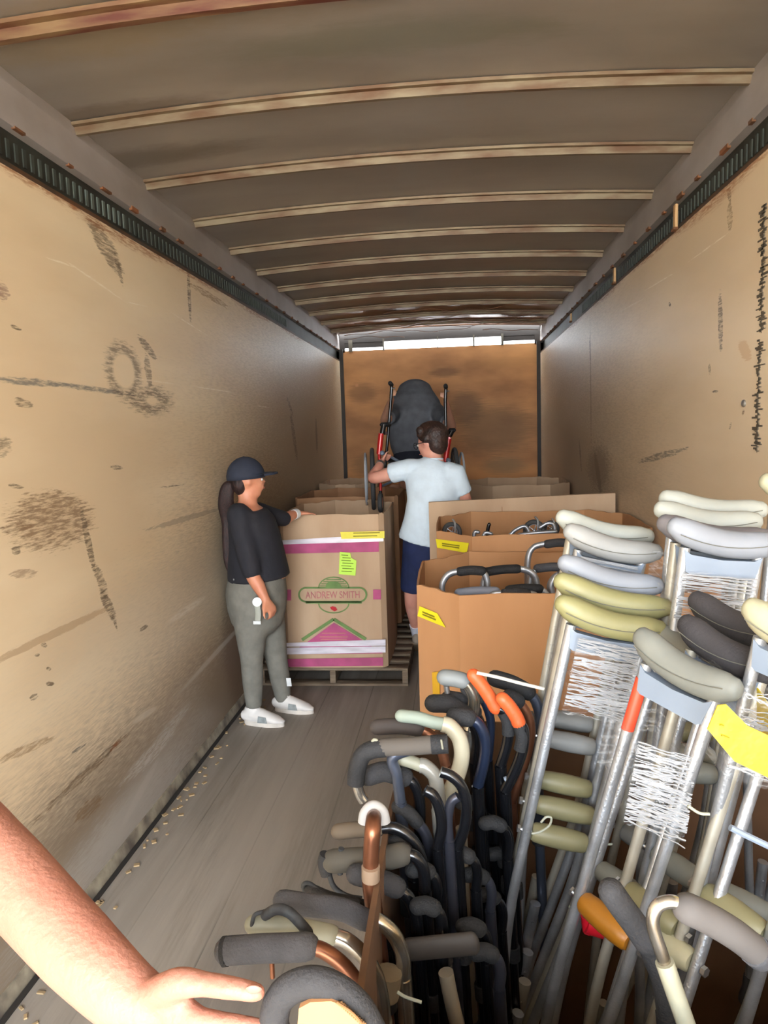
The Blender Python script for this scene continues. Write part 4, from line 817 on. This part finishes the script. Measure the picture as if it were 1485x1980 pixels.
def eyes(par, c, f, up, h):
    f = Vector(f).normalized(); up = (Vector(up)-f*Vector(up).dot(f)).normalized(); s = f.cross(up)
    for k in (-1, 1):
        p = c+s*k*h*.135+f*h*.345-up*h*.015; MB().ball(p, h*.036).build('eye', eye_m, par)
        MB().ball(p+f*h*.022, h*.021).build('iris', iris_m, par)
    MB().tube([c-up*h*.255+f*h*.385-s*h*.08, c-up*h*.25+f*h*.405, c-up*h*.255+f*h*.385+s*h*.08], h*.016, 8, cap='round').build('mouth', lip_m, par)

# --- woman in black top and navy cap, beside the left wall
WY = 4.24
wt = thing('person', 'person in navy cap, black top and grey trousers, one hand on the box rim', 'person', (-1.13, 4.26, 0))
wf = Vector((.96, .28, 0)).normalized(); ws = Vector((-.28, .96, 0))     # facing; ws = toward her left side (far from camera)
hc = J(480, 928, 4.26); body = MB(); hup = Vector((.04, 0, 1)); hf = Vector((.93, .36, .06))
R_, hs, hu = face_ball(body, hc, hf, hup, .225)
nk = J(480, 968, 4.26)
body.tube([hc-hu*.04-Vector((.03, 0, 0)), nk, nk-Vector((.02, 0, .06))], [.052, .055, .07], 16)
def tor(px, py, rx, ry, y=4.27): return (J(px, py, y), (rx, ry))
T = [tor(478, 975, .06, .08), tor(478, 988, .10, .17), tor(486, 1010, .13, .185), tor(492, 1040, .145, .185), tor(496, 1075, .155, .18), tor(500, 1110, .165, .19), tor(497, 1145, .175, .195), tor(497, 1172, .165, .19)]
body.tube([a for a, b in T], [b for a, b in T], 24, ref=wf, cap='round')
shR = J(462, 996, 4.12); shL = J(498, 992, 4.42)
elR = J(487, 1108, 4.05); wrR = J(513, 1158, 4.03); elL = J(548, 1003, 4.55); wrL = J(576, 992, 4.72)
body.tube(cr([shR, (shR+elR)/2, elR, (elR+wrR)/2, wrR]), [.055, .050, .043, .040, .027], 14, cap='round')
body.tube(cr([shL, (shL+elL)/2, elL, (elL+wrL)/2, wrL]), [.055, .048, .042, .036, .026], 14, cap='round')
hand(body, wrR, (.5, .0, -.86), (.75, -.45, .4), .185, .7, 1)
hand(body, wrL, (.9, .42, -.08), (0, 0, 1), .165, .12, -1)
hipR, knR, anR = J(484, 1165, 4.18), J(487, 1275, 4.17), J(491, 1368, 4.16); hipL, knL, anL = J(512, 1165, 4.36), J(534, 1270, 4.36), J(549, 1357, 4.37)
for a, b, c_ in ((hipR, knR, anR), (hipL, knL, anL)): body.tube(cr([a, (a+b)/2, b, (b*2+c_)/3, c_]), [.10, .085, .062, .058, .038], 16, cap='round')
wb = organic('body', body, skin_f, wt, .011, 4); eyes(wt, hc, hf, hup, .225)
# black top
tp = MB(); T2 = [tor(478, 978, .085, .10), tor(477, 990, .125, .185), tor(485, 1012, .15, .205), tor(492, 1042, .162, .205), tor(496, 1078, .178, .208), tor(501, 1117, .192, .220)]
tp.tube([a for a, b in T2], [b for a, b in T2], 28, ref=wf)
tp.tube(cr([shR, (shR+elR)/2, elR+Vector((.0, 0, .015))]), [.075, .068, .058], 16, cap='round'); tp.tube(cr([shL, (shL+elL)/2, elL]), [.072, .060, .052], 16, cap='round')
organic('black_top', tp, cloth('black_jersey', (34, 34, 42)), wt, .012, 6)
# trousers
tr_ = MB(); T3 = [tor(499, 1098, .165, .19), tor(497, 1122, .178, .205), tor(496, 1148, .190, .212), tor(497, 1176, .18, .205)]
tr_.tube([a for a, b in T3], [b for a, b in T3], 28, ref=wf, cap='round')
for a, b, c_ in ((hipR, knR, anR), (hipL, knL, anL)): tr_.tube(cr([a, (a+b)/2, b, (b+c_)/2, c_+Vector((0, 0, .0))]), [.116, .098, .070, .064, .048], 18)
trz = organic('grey_trousers', tr_, cloth('grey_green_denim', (124, 122, 113)), wt, .012, 6)
MB().tube([J(452, 1122, 4.06), J(452, 1119, 4.06)], .004, 6).build('pocket_stud', bolt, wt)
MB().prism([J(553, 1311, 4.29), J(562, 1311, 4.29), J(564, 1327, 4.29), J(555, 1327, 4.29)], (0, .002, 0)).build('reflective_tag', pbr('white_tag', (230, 232, 232), .4), trz)
# cap, hair, pony tail
cb = MB(); vs = []; cc = hc+hu*.02-hf.normalized()*.012
for k in range(1, 9):
    a = k/8*math.pi*.53
    for j in range(24):
        t = 2*math.pi*j/24; vs.append(cc+hs*(.088*math.sin(a)*math.cos(t))+hf.normalized()*(.112*math.sin(a)*math.sin(t))+hu*(.118*math.cos(a)))
vs.append(cc+hu*.118); fs = [(k*24+j, k*24+(j+1) % 24, (k+1)*24+(j+1) % 24, (k+1)*24+j) for k in range(7) for j in range(24)]+[(192, (j+1) % 24, j) for j in range(24)]
navy = cloth('navy_cap_cloth', (40, 46, 62), 20)
cb.add(vs, fs); capo = cb.build('cap', navy, wt); md = capo.modifiers.new('s', 'SOLIDIFY'); md.thickness = .004
br = MB(); hfn = hf.normalized(); vs = []
for i in range(9):
    a = -1.15+i*2.3/8; base = cc+hs*(.088*math.sin(a))+hfn*(.108*math.cos(a))+hu*.004
    vs += [base, base+hfn*(.086*math.cos(a*.75))+hs*(.006*math.sin(a))-hu*.004]
n_ = len(vs); vs += [v+hu*.012 for v in vs]; fs = []
for i in range(8): fs += [(2*i, 2*i+1, 2*i+3, 2*i+2), (n_+2*i, n_+2*i+2, n_+2*i+3, n_+2*i+1), (2*i+1, n_+2*i+1, n_+2*i+3, 2*i+3), (2*i, 2*i+2, n_+2*i+2, n_+2*i)]
br.add(vs, fs).build('brim', navy, capo); MB().ball(cc+hu*.12, (.008, .008, .004)).build('cap_button', navy, capo)
dkhair = pbr('dark_brown_hair', (58, 34, 32), .5, 0, col2=(26, 18, 19), scale=30, stretch=(4, 4, 1), bump=.5, bscale=90)
hb = MB(); hb.ball(hc-hfn*.055-hu*.015, (.072, .045, .075), R_); hb.tube(cr([J(452, 938, 4.27), J(440, 945, 4.27), J(437, 975, 4.25), J(443, 1010, 4.2), J(441, 1045, 4.19), J(441, 1085, 4.19), J(445, 1112, 4.2)]), [(.035, .03), (.042, .036), (.05, .042), (.046, .038), (.036, .03), (.026, .022), (.01, .01)], 14, cap='round')
organic('ponytail', hb, dkhair, wt, .008, 2)
# wristband, badge reel, shoes
wbp = (wrL*.8+elL*.2); MB().tube([wbp-(wrL-elL).normalized()*.02, wbp+(wrL-elL).normalized()*.02], .034, 18).build('white_wristband', pbr('white_band', (226, 228, 228), .5), wt)
rl = MB().tube([J(497, 1164, 4.02), J(497, 1164, 4.0)], .0265, 20).build('badge_reel', pbr('white_reel', (226, 230, 230), .4), wt)
MB().tube(cr([J(497, 1170, 4.01), J(499, 1185, 4.01), J(498, 1200, 4.01)]), [(.017, .004)]*13, 8, ref=(1, 0, 0)).build('strap', pbr('clear_strap', (170, 172, 160), .5), rl)
MB().box(J(497, 1204, 4.01), (.045, .006, .022), bev=.002).build('badge_clip', pbr('white_reel', (226, 230, 230), .4), rl)
shoe_w = pbr('white_leather', (226, 222, 218), .5, var=.05); sole_w = pbr('rubber_sole', (222, 214, 204), .7); sil = pbr('silver_patch', (150, 156, 156), .6, var=.15, scale=40)
def sneaker(par, heel, toe, name='sneaker'):
    h, t_ = Vector(heel), Vector(toe); d = (t_-h); d.z = 0; Ls = d.length; d.normalize(); s = Vector((-d.y, d.x, 0)); z = Vector((0, 0, 1))
    mb = MB(); mb.tube([h+d*x*Ls+z*hh for x, hh in ((.0, .055), (.08, .06), (.25, .062), (.45, .055), (.65, .045), (.85, .035), (1.0, .028))], [(.035, .03), (.05, .036), (.052, .037), (.045, .042), (.035, .046), (.026, .043), (.012, .025)], 16, ref=z, cap='round')
    mb.tube([h+d*.2*Ls+z*.06, h+d*.18*Ls+z*.115], [(.052, .040), (.045, .036)], 16, ref=d)
    o = organic(name, mb, shoe_w, par, .006, 4)
    P = []
    for i in range(28):
        a = 2*math.pi*i/28; u = math.cos(a); w_ = math.sin(a); P.append(h+d*(Ls*.5+u*Ls*.54)+s*(w_*(.044 if u > 0 else .037))+z*.0)
    MB().prism(P, (0, 0, .026)).build('sole', sole_w, o)
    for k in range(4): q = h+d*Ls*(.36+.09*k)+z*(.106-.014*k); MB().tube([q-s*.022, q+z*.004, q+s*.022], .0035, 6).build('lace', shoe_w, o)
    for k in (1, -1): MB().prism([h+d*Ls*.40+s*k*.047+z*.03, h+d*Ls*.66+s*k*.048+z*.03, h+d*Ls*.62+s*k*.042+z*.064, h+d*Ls*.42+s*k*.042+z*.068], s*k*.003).build('silver_patch', sil, o)
    return o
sneaker(wt, (anR.x-.055, anR.y, 0), (anR.x+.185, anR.y-.035, 0)); sneaker(wt, (anL.x-.05, anL.y, 0), (anL.x+.19, anL.y-.04, 0))

# --- man in pale shirt and navy shorts, seen from behind, lifting the wheelchair
mt = thing('person', 'person seen from behind in a pale blue T-shirt, navy shorts and glasses', 'person', (-.27, 5.3, 0))
body = MB(); hc = J(834, 855, 5.3); hf = Vector((-.82, .52, -.2)); hup = Vector((-.1, .1, 1)); R_, hs, hu = face_ball(body, hc, hf, hup, .27); hfn = hf.normalized()
nk = J(838, 888, 5.28); body.tube([hc-hu*.05-hfn*.01, nk, nk-Vector((0, 0, .06))], [.058, .06, .08], 16)
T = [(J(838, 892, 5.27), (.08, .06)), (J(836, 904, 5.26), (.16, .09)), (J(838, 930, 5.26), (.185, .11)), (J(838, 970, 5.26), (.17, .11)), (J(832, 1010, 5.28), (.165, .115)), (J(826, 1045, 5.3), (.17, .12)), (J(826, 1075, 5.3), (.165, .12))]
bx = Vector((1, .1, 0)); body.tube([a for a, b in T], [b for a, b in T], 24, ref=bx, cap='round')
sL, sR_ = J(792, 906, 5.26), J(880, 912, 5.24); eL, wL = J(722, 924, 5.33), J(738, 893, 5.52); eR, wR = J(901, 968, 5.28), J(893, 985, 5.5)
body.tube(cr([sL, (sL+eL)/2, eL, (eL+wL)/2, wL]), [.058, .052, .044, .040, .028], 14, cap='round'); body.tube(cr([sR_, (sR_+eR)/2, eR, (eR+wR)/2, wR]), [.058, .050, .043, .040, .028], 14, cap='round')
hand(body, wL, (.1, .75, .35), (-.75, 0, .5), .17, .55, 1); hand(body, wR, (-.4, .8, .1), (.4, 0, .9), .17, .5, -1)
hL, kL, aL = J(806, 1075, 5.3), J(796, 1160, 5.32), J(806, 1222, 5.5); hR, kR, aR = J(846, 1075, 5.3), J(850, 1160, 5.25), J(852, 1232, 5.4)
for a, b, c_ in ((hL, kL, aL), (hR, kR, aR)): body.tube(cr([a, (a+b)/2, b, (b*2+c_)/3, c_]), [.092, .078, .055, .056, .036], 16, cap='round')
organic('body', body, skin_m, mt, .011, 4)
tee = cloth('pale_blue_jersey', (222, 238, 250), 10, .05)
tp = MB(); T2 = [(J(838, 888, 5.27), (.075, .066)), (J(836, 896, 5.265), (.125, .085)), (J(836, 908, 5.26), (.185, .11)), (J(838, 932, 5.26), (.205, .13)), (J(838, 970, 5.26), (.192, .13)), (J(830, 1010, 5.28), (.19, .135)), (J(822, 1047, 5.3), (.205, .145))]
tp.tube([a for a, b in T2], [b for a, b in T2], 28, ref=bx)
sle = sL.lerp(eL, .52); sre = sR_.lerp(eR, .75); tp.tube([sL+Vector((.06, 0, -.01)), sL, sle], [.08, .075, .078], 16); tp.tube([sR_-Vector((.05, 0, 0)), sR_, sre], [.08, .075, .070], 16)
tso = organic('pale_t_shirt', tp, tee, mt, .012, 4)
MB().ring_torus(J(838, 888, 5.275), .068, .006, (0, .1, 1), 28, 8).build('collar', tee, mt)
sh = MB(); T3 = [(J(824, 1040, 5.3), (.175, .125)), (J(826, 1065, 5.3), (.185, .13)), (J(826, 1085, 5.3), (.18, .13))]; sh.tube([a for a, b in T3], [b for a, b in T3], 24, ref=bx, cap='round')
for a, b in ((hL, kL), (hR, kR)): sh.tube([a, a.lerp(b, .5), a.lerp(b, .80)], [.11, .102, .094], 18)
organic('navy_shorts', sh, cloth('navy_cotton', (30, 42, 84)), mt, .012, 4)
hb = MB(); brownh = pbr('brown_hair', (66, 44, 36), .5, 0, col2=(36, 24, 20), scale=24, bump=.6, bscale=70)
hb.ball(hc+hu*.045-hfn*.03, (.098, .118, .105), R_, 20, 14); hb.ball(hc-hfn*.055-hu*.02, (.085, .07, .085), R_); hb.ball(hc+hu*.12-hfn*.01, (.07, .08, .035), R_)
for k in range(16):
    a = k*.7; hb.ball(hc+hu*(.06+.04*math.cos(k*1.3))-hfn*(.06*math.cos(a))+hs*(.08*math.sin(a)), .034)
organic('short_brown_hair', hb, brownh, mt, .009, 2)
gl = MB(); 
for k in (1, -1): gl.ring_torus(hc+hs*k*.04+hfn*.115-hu*.005, .024, .003, hfn, 20, 6); gl.tube([hc+hs*k*.064+hfn*.11, hc+hs*k*.09+hfn*.04, hc+hs*k*.092-hfn*.02], .003, 6)
gl.build('glasses', foam_black, mt); eyes(mt, hc, hf, hup, .27)
wp = eL.lerp(wL, .82); MB().tube([wp-(wL-eL).normalized()*.012, wp+(wL-eL).normalized()*.012], .036, 16).build('wristwatch', bolt, mt)
for (an, kn) in ((aL, kL), (aR, kR)):
    d = (kn-an).normalized(); MB().tube([an-d*.03, an+d*.03, an+d*.085], [.042, .045, .049], 16).build('white_sock', pbr('white_knit', (212, 214, 226), .9, bump=.3), mt)
    mb = MB(); hb_ = an-Vector((0, .03, .04)); tz = Vector((an.x-.01, an.y+.12, .04)); mb.tube([hb_+Vector((0, -.02, 0)), hb_*.66+tz*.34, hb_*.3+tz*.7, tz, tz+Vector((0, .05, -.005))], [(.045, .035), (.042, .042), (.036, .045), (.03, .043), (.02, .03)], 16, ref=(0, 0, 1), cap='round')
    so = organic('beige_shoe', mb, pbr('beige_suede', (158, 144, 130), .8, var=.15), mt, .007, 3)
    MB().tube([hb_+Vector((0, -.03, -.035)), hb_*.5+tz*.5-Vector((0, .0, .035)), tz-Vector((0, 0, .032)), tz+Vector((0, .05, -.028))], [(.010, .036), (.010, .043), (.008, .043), (.008, .03)], 12, ref=(0, 0, 1), cap='round').build('sole', pbr('tan_sole', (150, 128, 104), .8), so)

# --- person in charcoal shirt bending forward on the box across the aisle end
pt_ = thing('person', 'person in a charcoal T-shirt bending away behind the wheelchair', 'person', (-.42, 7.2, 1.172))
Y3 = 7.05; body = MB(); P3 = lambda px, py, dy=0: J(px, py, Y3+dy)
T = [(P3(802, 884), (.19, .13)), (P3(802, 868, .02), (.175, .13)), (P3(803, 840, .05), (.20, .14)), (P3(803, 800, .10), (.25, .15)), (P3(802, 780, .16), (.21, .14)), (P3(802, 762, .22), (.13, .10))]
body.tube([a for a, b in T], [b for a, b in T], 24, ref=(1, 0, 0), cap='round')
hc3 = P3(804, 790, .50); hf3 = Vector((0, .6, -.8)); face_ball(body, hc3, hf3, (0, .8, .6), .22); body.tube([P3(803, 775, .26), hc3-Vector((0, .05, 0))], [.07, .055], 14)
for k, (sx, ex, hx, col) in enumerate([((766, 796), (744, 812), (757, 766), 0), ((842, 794), (873, 826), (862, 770), 0)]):
    s_, e_, w_ = P3(*sx, .08), J(ex[0], ex[1], 6.7), J(hx[0], hx[1]+6, 6.22)
    body.tube(cr([s_, (s_+e_)/2, e_, (e_+w_)/2, w_]), [.06, .052, .043, .038, .026], 14, cap='round'); hand(body, w_, (0, -.75, .45), (1 if k else -1, 0, 0), .16, .6, 1)
zt = 1.172
for k in (-1, 1):
    hp = P3(802, 888)+Vector((k*.09, 0, 0)); kn = Vector((hp.x+k*.02, Y3+.12, zt+.065)); an = Vector((kn.x, kn.y+.40, zt+.05)); an.y = min(an.y, 7.8)
    body.tube(cr([hp, (hp+kn)/2, kn]), [.10, .085, .066], 16, cap='round'); body.tube([kn, (kn+an)/2, an, an+Vector((0, .05, -.01))], [.06, .055, .038, .035], 14, cap='round')
organic('body', body, skin_b, pt_, .012, 4); eyes(pt_, hc3, hf3, (0, .8, .6), .22)
tp = MB(); T2 = [(P3(802, 866, .02), (.235, .16)), (P3(802, 840, .05), (.262, .165)), (P3(802, 805, .10), (.285, .17)), (P3(802, 778, .16), (.25, .16)), (P3(802, 758, .22), (.18, .13))]
tp.tube([a for a, b in T2], [b for a, b in T2], 26, ref=(1, 0, 0), cap='round')
for sx, ex in (((766, 796), (744, 812)), ((842, 794), (873, 826))): s_, e_ = P3(*sx, .08), J(ex[0], ex[1], 6.7); tp.tube([s_, s_.lerp(e_, .72)], [.085, .072], 14)
organic('charcoal_t_shirt', tp, cloth('charcoal_jersey', (98, 101, 108)), pt_, .014, 4)
sh = MB(); sh.tube([P3(802, 874, .02), P3(802, 886), P3(802, 894)], [(.205, .15), (.215, .155), (.20, .15)], 22, ref=(1, 0, 0), cap='round')
for k in (-1, 1): hp = P3(802, 890)+Vector((k*.09, 0, 0)); kn = Vector((hp.x+k*.02, Y3+.12, zt+.09)); sh.tube([hp, hp.lerp(kn, .8)], [.115, .10], 16)
organic('dark_shorts', sh, cloth('dark_blue_shorts', (34, 38, 52)), pt_, .013, 3)
hb = MB(); hb.ball(hc3-hf3.normalized()*.03+Vector((0, .02, .02)), .105); organic('hair', hb, dkhair, pt_, .01, 2)
for k in (-1, 1):
    x = P3(802, 888).x+k*.11; mb = MB().tube([Vector((x, 7.57, zt+.045)), Vector((x, 7.63, zt+.035)), Vector((x, 7.74, zt+.03))], [(.045, .035), (.04, .04), (.025, .04)], 14, ref=(0, 0, 1), cap='round'); organic('shoe', mb, pbr('black_shoe', (40, 40, 42), .6), pt_, .008, 2)

# --- wheelchair held up between them
redm = pbr('red_enamel', (206, 34, 34), .3, .2, var=.2, coat=.5)
WC = thing('wheelchair', 'red-framed wheelchair with black handles lifted upright above the boxes', 'wheelchair', (-.42, 5.9, 1.12))
for side, (h, a0, a1, fr0, fr1, cx_) in enumerate([((757, 741), (740, 818), (739, 840), (737, 838), (733, 878), 742), ((862, 746), (872, 829), (869, 843), (868, 848), (861, 892), 861)]):
    yb = 6.12; top = J(h[0], h[1]+3, yb); bot = J(cx_+3, 905, yb)
    pf = MB().tube(cr([J(h[0]-1, h[1]+30, yb), J(h[0], h[1]+10, yb), top, top+Vector((0, .0, .01))]), .014, 12).tube([J(h[0]-1, h[1]+30, yb), bot], .012, 12).build('back_post', blackmet, WC)
    MB().tube([top, top+Vector((.0, -.13, .005))], .018, 14, cap='round').build('push_handle', foam_black, pf); MB().tube([J(h[0]+2, h[1]+10, yb-.02), J(h[0]+7, h[1]+10, yb-.02)], .006, 8).build('brake_lever', bolt, pf)
    f0, f1 = J(*fr0, 5.72), J(*fr1, 5.72)
    MB().tube([f0+Vector((0, 0, .0)), f1], .022, 14).build('side_frame', redm, WC)
    MB().tube([Vector((f1.x, 5.72, f1.z)), Vector((f1.x, 6.12, f1.z))], .013, 12).build('lower_rail', redm, WC); MB().tube([Vector((f0.x, 5.72, f0.z)), Vector((f0.x, 6.12, f0.z))], .013, 12).build('armrest_tube', redm, WC)
    MB().tube([f1, Vector((f1.x+.01, 5.66, 1.25))], .012, 12).build('front_post', redm, WC)
    ap = J(a0[0]+2, a0[1]+3, 5.74); MB().box(ap+Vector((0, .16, 0)), (.062, .36, .035), bev=.012).build('armrest_pad', foam_black, WC); MB().tube([ap, J(a1[0], a1[1], 5.73)], .022, 12).build('armrest_bracket', blackmet, WC)
    MB().ball(J(fr1[0]+6, fr1[1]-2, 5.70), .02).build('frame_joint', plate, WC)
    # drive wheel, seen almost edge on
    s = -1 if side == 0 else 1; wc_ = J(721 if side == 0 else 880, 926, 5.80); ax = Vector((1, -.06*s*0+.10, 0)).normalized(); rw = .235
    wh = MB().ring_torus(wc_, rw, .017, ax, 56, 10).build('drive_wheel', rubber, WC); MB().ring_torus(wc_+ax*s*.0, rw-.018, .009, ax, 48, 8).build('rim', bolt, wh); MB().ring_torus(wc_+ax*s*.055, rw-.03, .0085, ax, 48, 8).build('hand_rim', pbr('bright_hand_rim', (190, 196, 204), .3, .2, var=.05), wh)
    sp = MB(); u = Vector((0, 1, 0)); 
    for k in range(14):
        a = 2*math.pi*k/14; sp.tube([wc_+ax*.015*(1 if k % 2 else -1), wc_+(Vector((-ax.y, ax.x, 0))*math.cos(a)+Vector((0, 0, 1))*math.sin(a))*(rw-.02)], .0018, 5)
    sp.build('spokes', bolt, wh); MB().tube([wc_-ax*.03, wc_+ax*.03], .028, 16).build('hub', blackmet, wh); MB().tube([wc_, Vector((f1.x, 5.8, wc_.z))], .010, 10).build('axle', bolt, WC)
    cc_ = Vector((f1.x+.012, 5.60, 1.20)); cw = MB().ring_torus(cc_, .062, .018, (1, 0, 0), 32, 10).build('caster_wheel', rubber, WC); MB().tube([cc_-Vector((.014, 0, 0)), cc_+Vector((.014, 0, 0))], .045, 18).build('hub', redm, cw)
    MB().tube([cc_, cc_+Vector((0, .02, .09))], .011, 10).build('caster_fork', blackmet, cw)
a_, b_ = J(741, 876, 5.72), J(862, 940, 6.08); MB().tube([a_, b_], .011, 12).build('cross_brace', plate, WC); a_, b_ = J(862, 884, 5.72), J(738, 940, 6.08); MB().tube([a_, b_], .011, 12).build('cross_brace', plate, WC)
MB().prism([J(741, 884, 5.74), J(772, 905, 5.74), J(832, 905, 5.74), J(862, 888, 5.74), J(862, 891, 5.74), J(832, 909, 5.74), J(772, 909, 5.74), J(741, 888, 5.74)], (0, .36, 0)).build('seat_sling', foam_black, WC)

# --- forearm and open hand reaching in at the lower left
at_ = thing('person', 'bare forearm and spread hand of a person reaching in at the lower left', 'person', (-.55, .85, .9))
mb = MB(); A = lambda px, py, y: at(px, py, y=y)
mb.tube(cr([A(-330, 1490, 1.02), A(-120, 1560, .96), A(-10, 1662, .90), A(60, 1738, .85), A(150, 1835, .80), A(235, 1918, .765), A(285, 1955, .75)], 5), [(.050, .052), (.052, .053), (.053, .053), (.051, .050), (.048, .046), (.043, .038), (.039, .033)], 24, ref=UP, cap='round')
h0 = A(255, 1935, .76); h1 = A(330, 1985, .74); h2 = A(380, 2020, .73)
mb.tube([h0, h1, h2], [(.040, .028), (.046, .022), (.044, .018)], 20, ref=UP, cap='round')
mb.tube(cr([A(290, 1925, .745), A(345, 1902, .735), A(395, 1903, .725), A(445, 1910, .715), A(497, 1919, .712)], 5), [(.018, .020), (.0175, .018), (.0125, .014), (.0118, .013), (.0100, .011)], 16, ref=UP, cap='round')
for (p, q, r_, e, w) in [((345, 1965), (430, 1978), (490, 1988), (545, 1998), .0112), ((350, 2010), (430, 2035), (500, 2050), (560, 2062), .0112), ((340, 2045), (410, 2085), (475, 2108), (530, 2122), .0108), ((320, 2070), (380, 2120), (425, 2150), (465, 2172), .0095)]:
    mb.tube(cr([A(*p, .735), A(*q, .722), A(*r_, .715), A(*e, .712)], 5), [w*1.25, w*1.05, w, w*.8], 14, ref=UP, cap='round')
organic('forearm_and_hand', mb, pbr('arm_skin', (178, 124, 106), .55, 0, col2=(164, 108, 90), scale=9, bump=.25, bscale=110, sss=.05), at_, .0045, 6)
nl = A(491, 1913, .6995); MB().ball(nl, (.0088, .0030, .0070), Matrix((RT, -FW, UP)).transposed() @ Matrix.Rotation(-.5, 3, 'X')).build('thumbnail', pbr('nail', (176, 124, 112), .3, var=.03), at_)
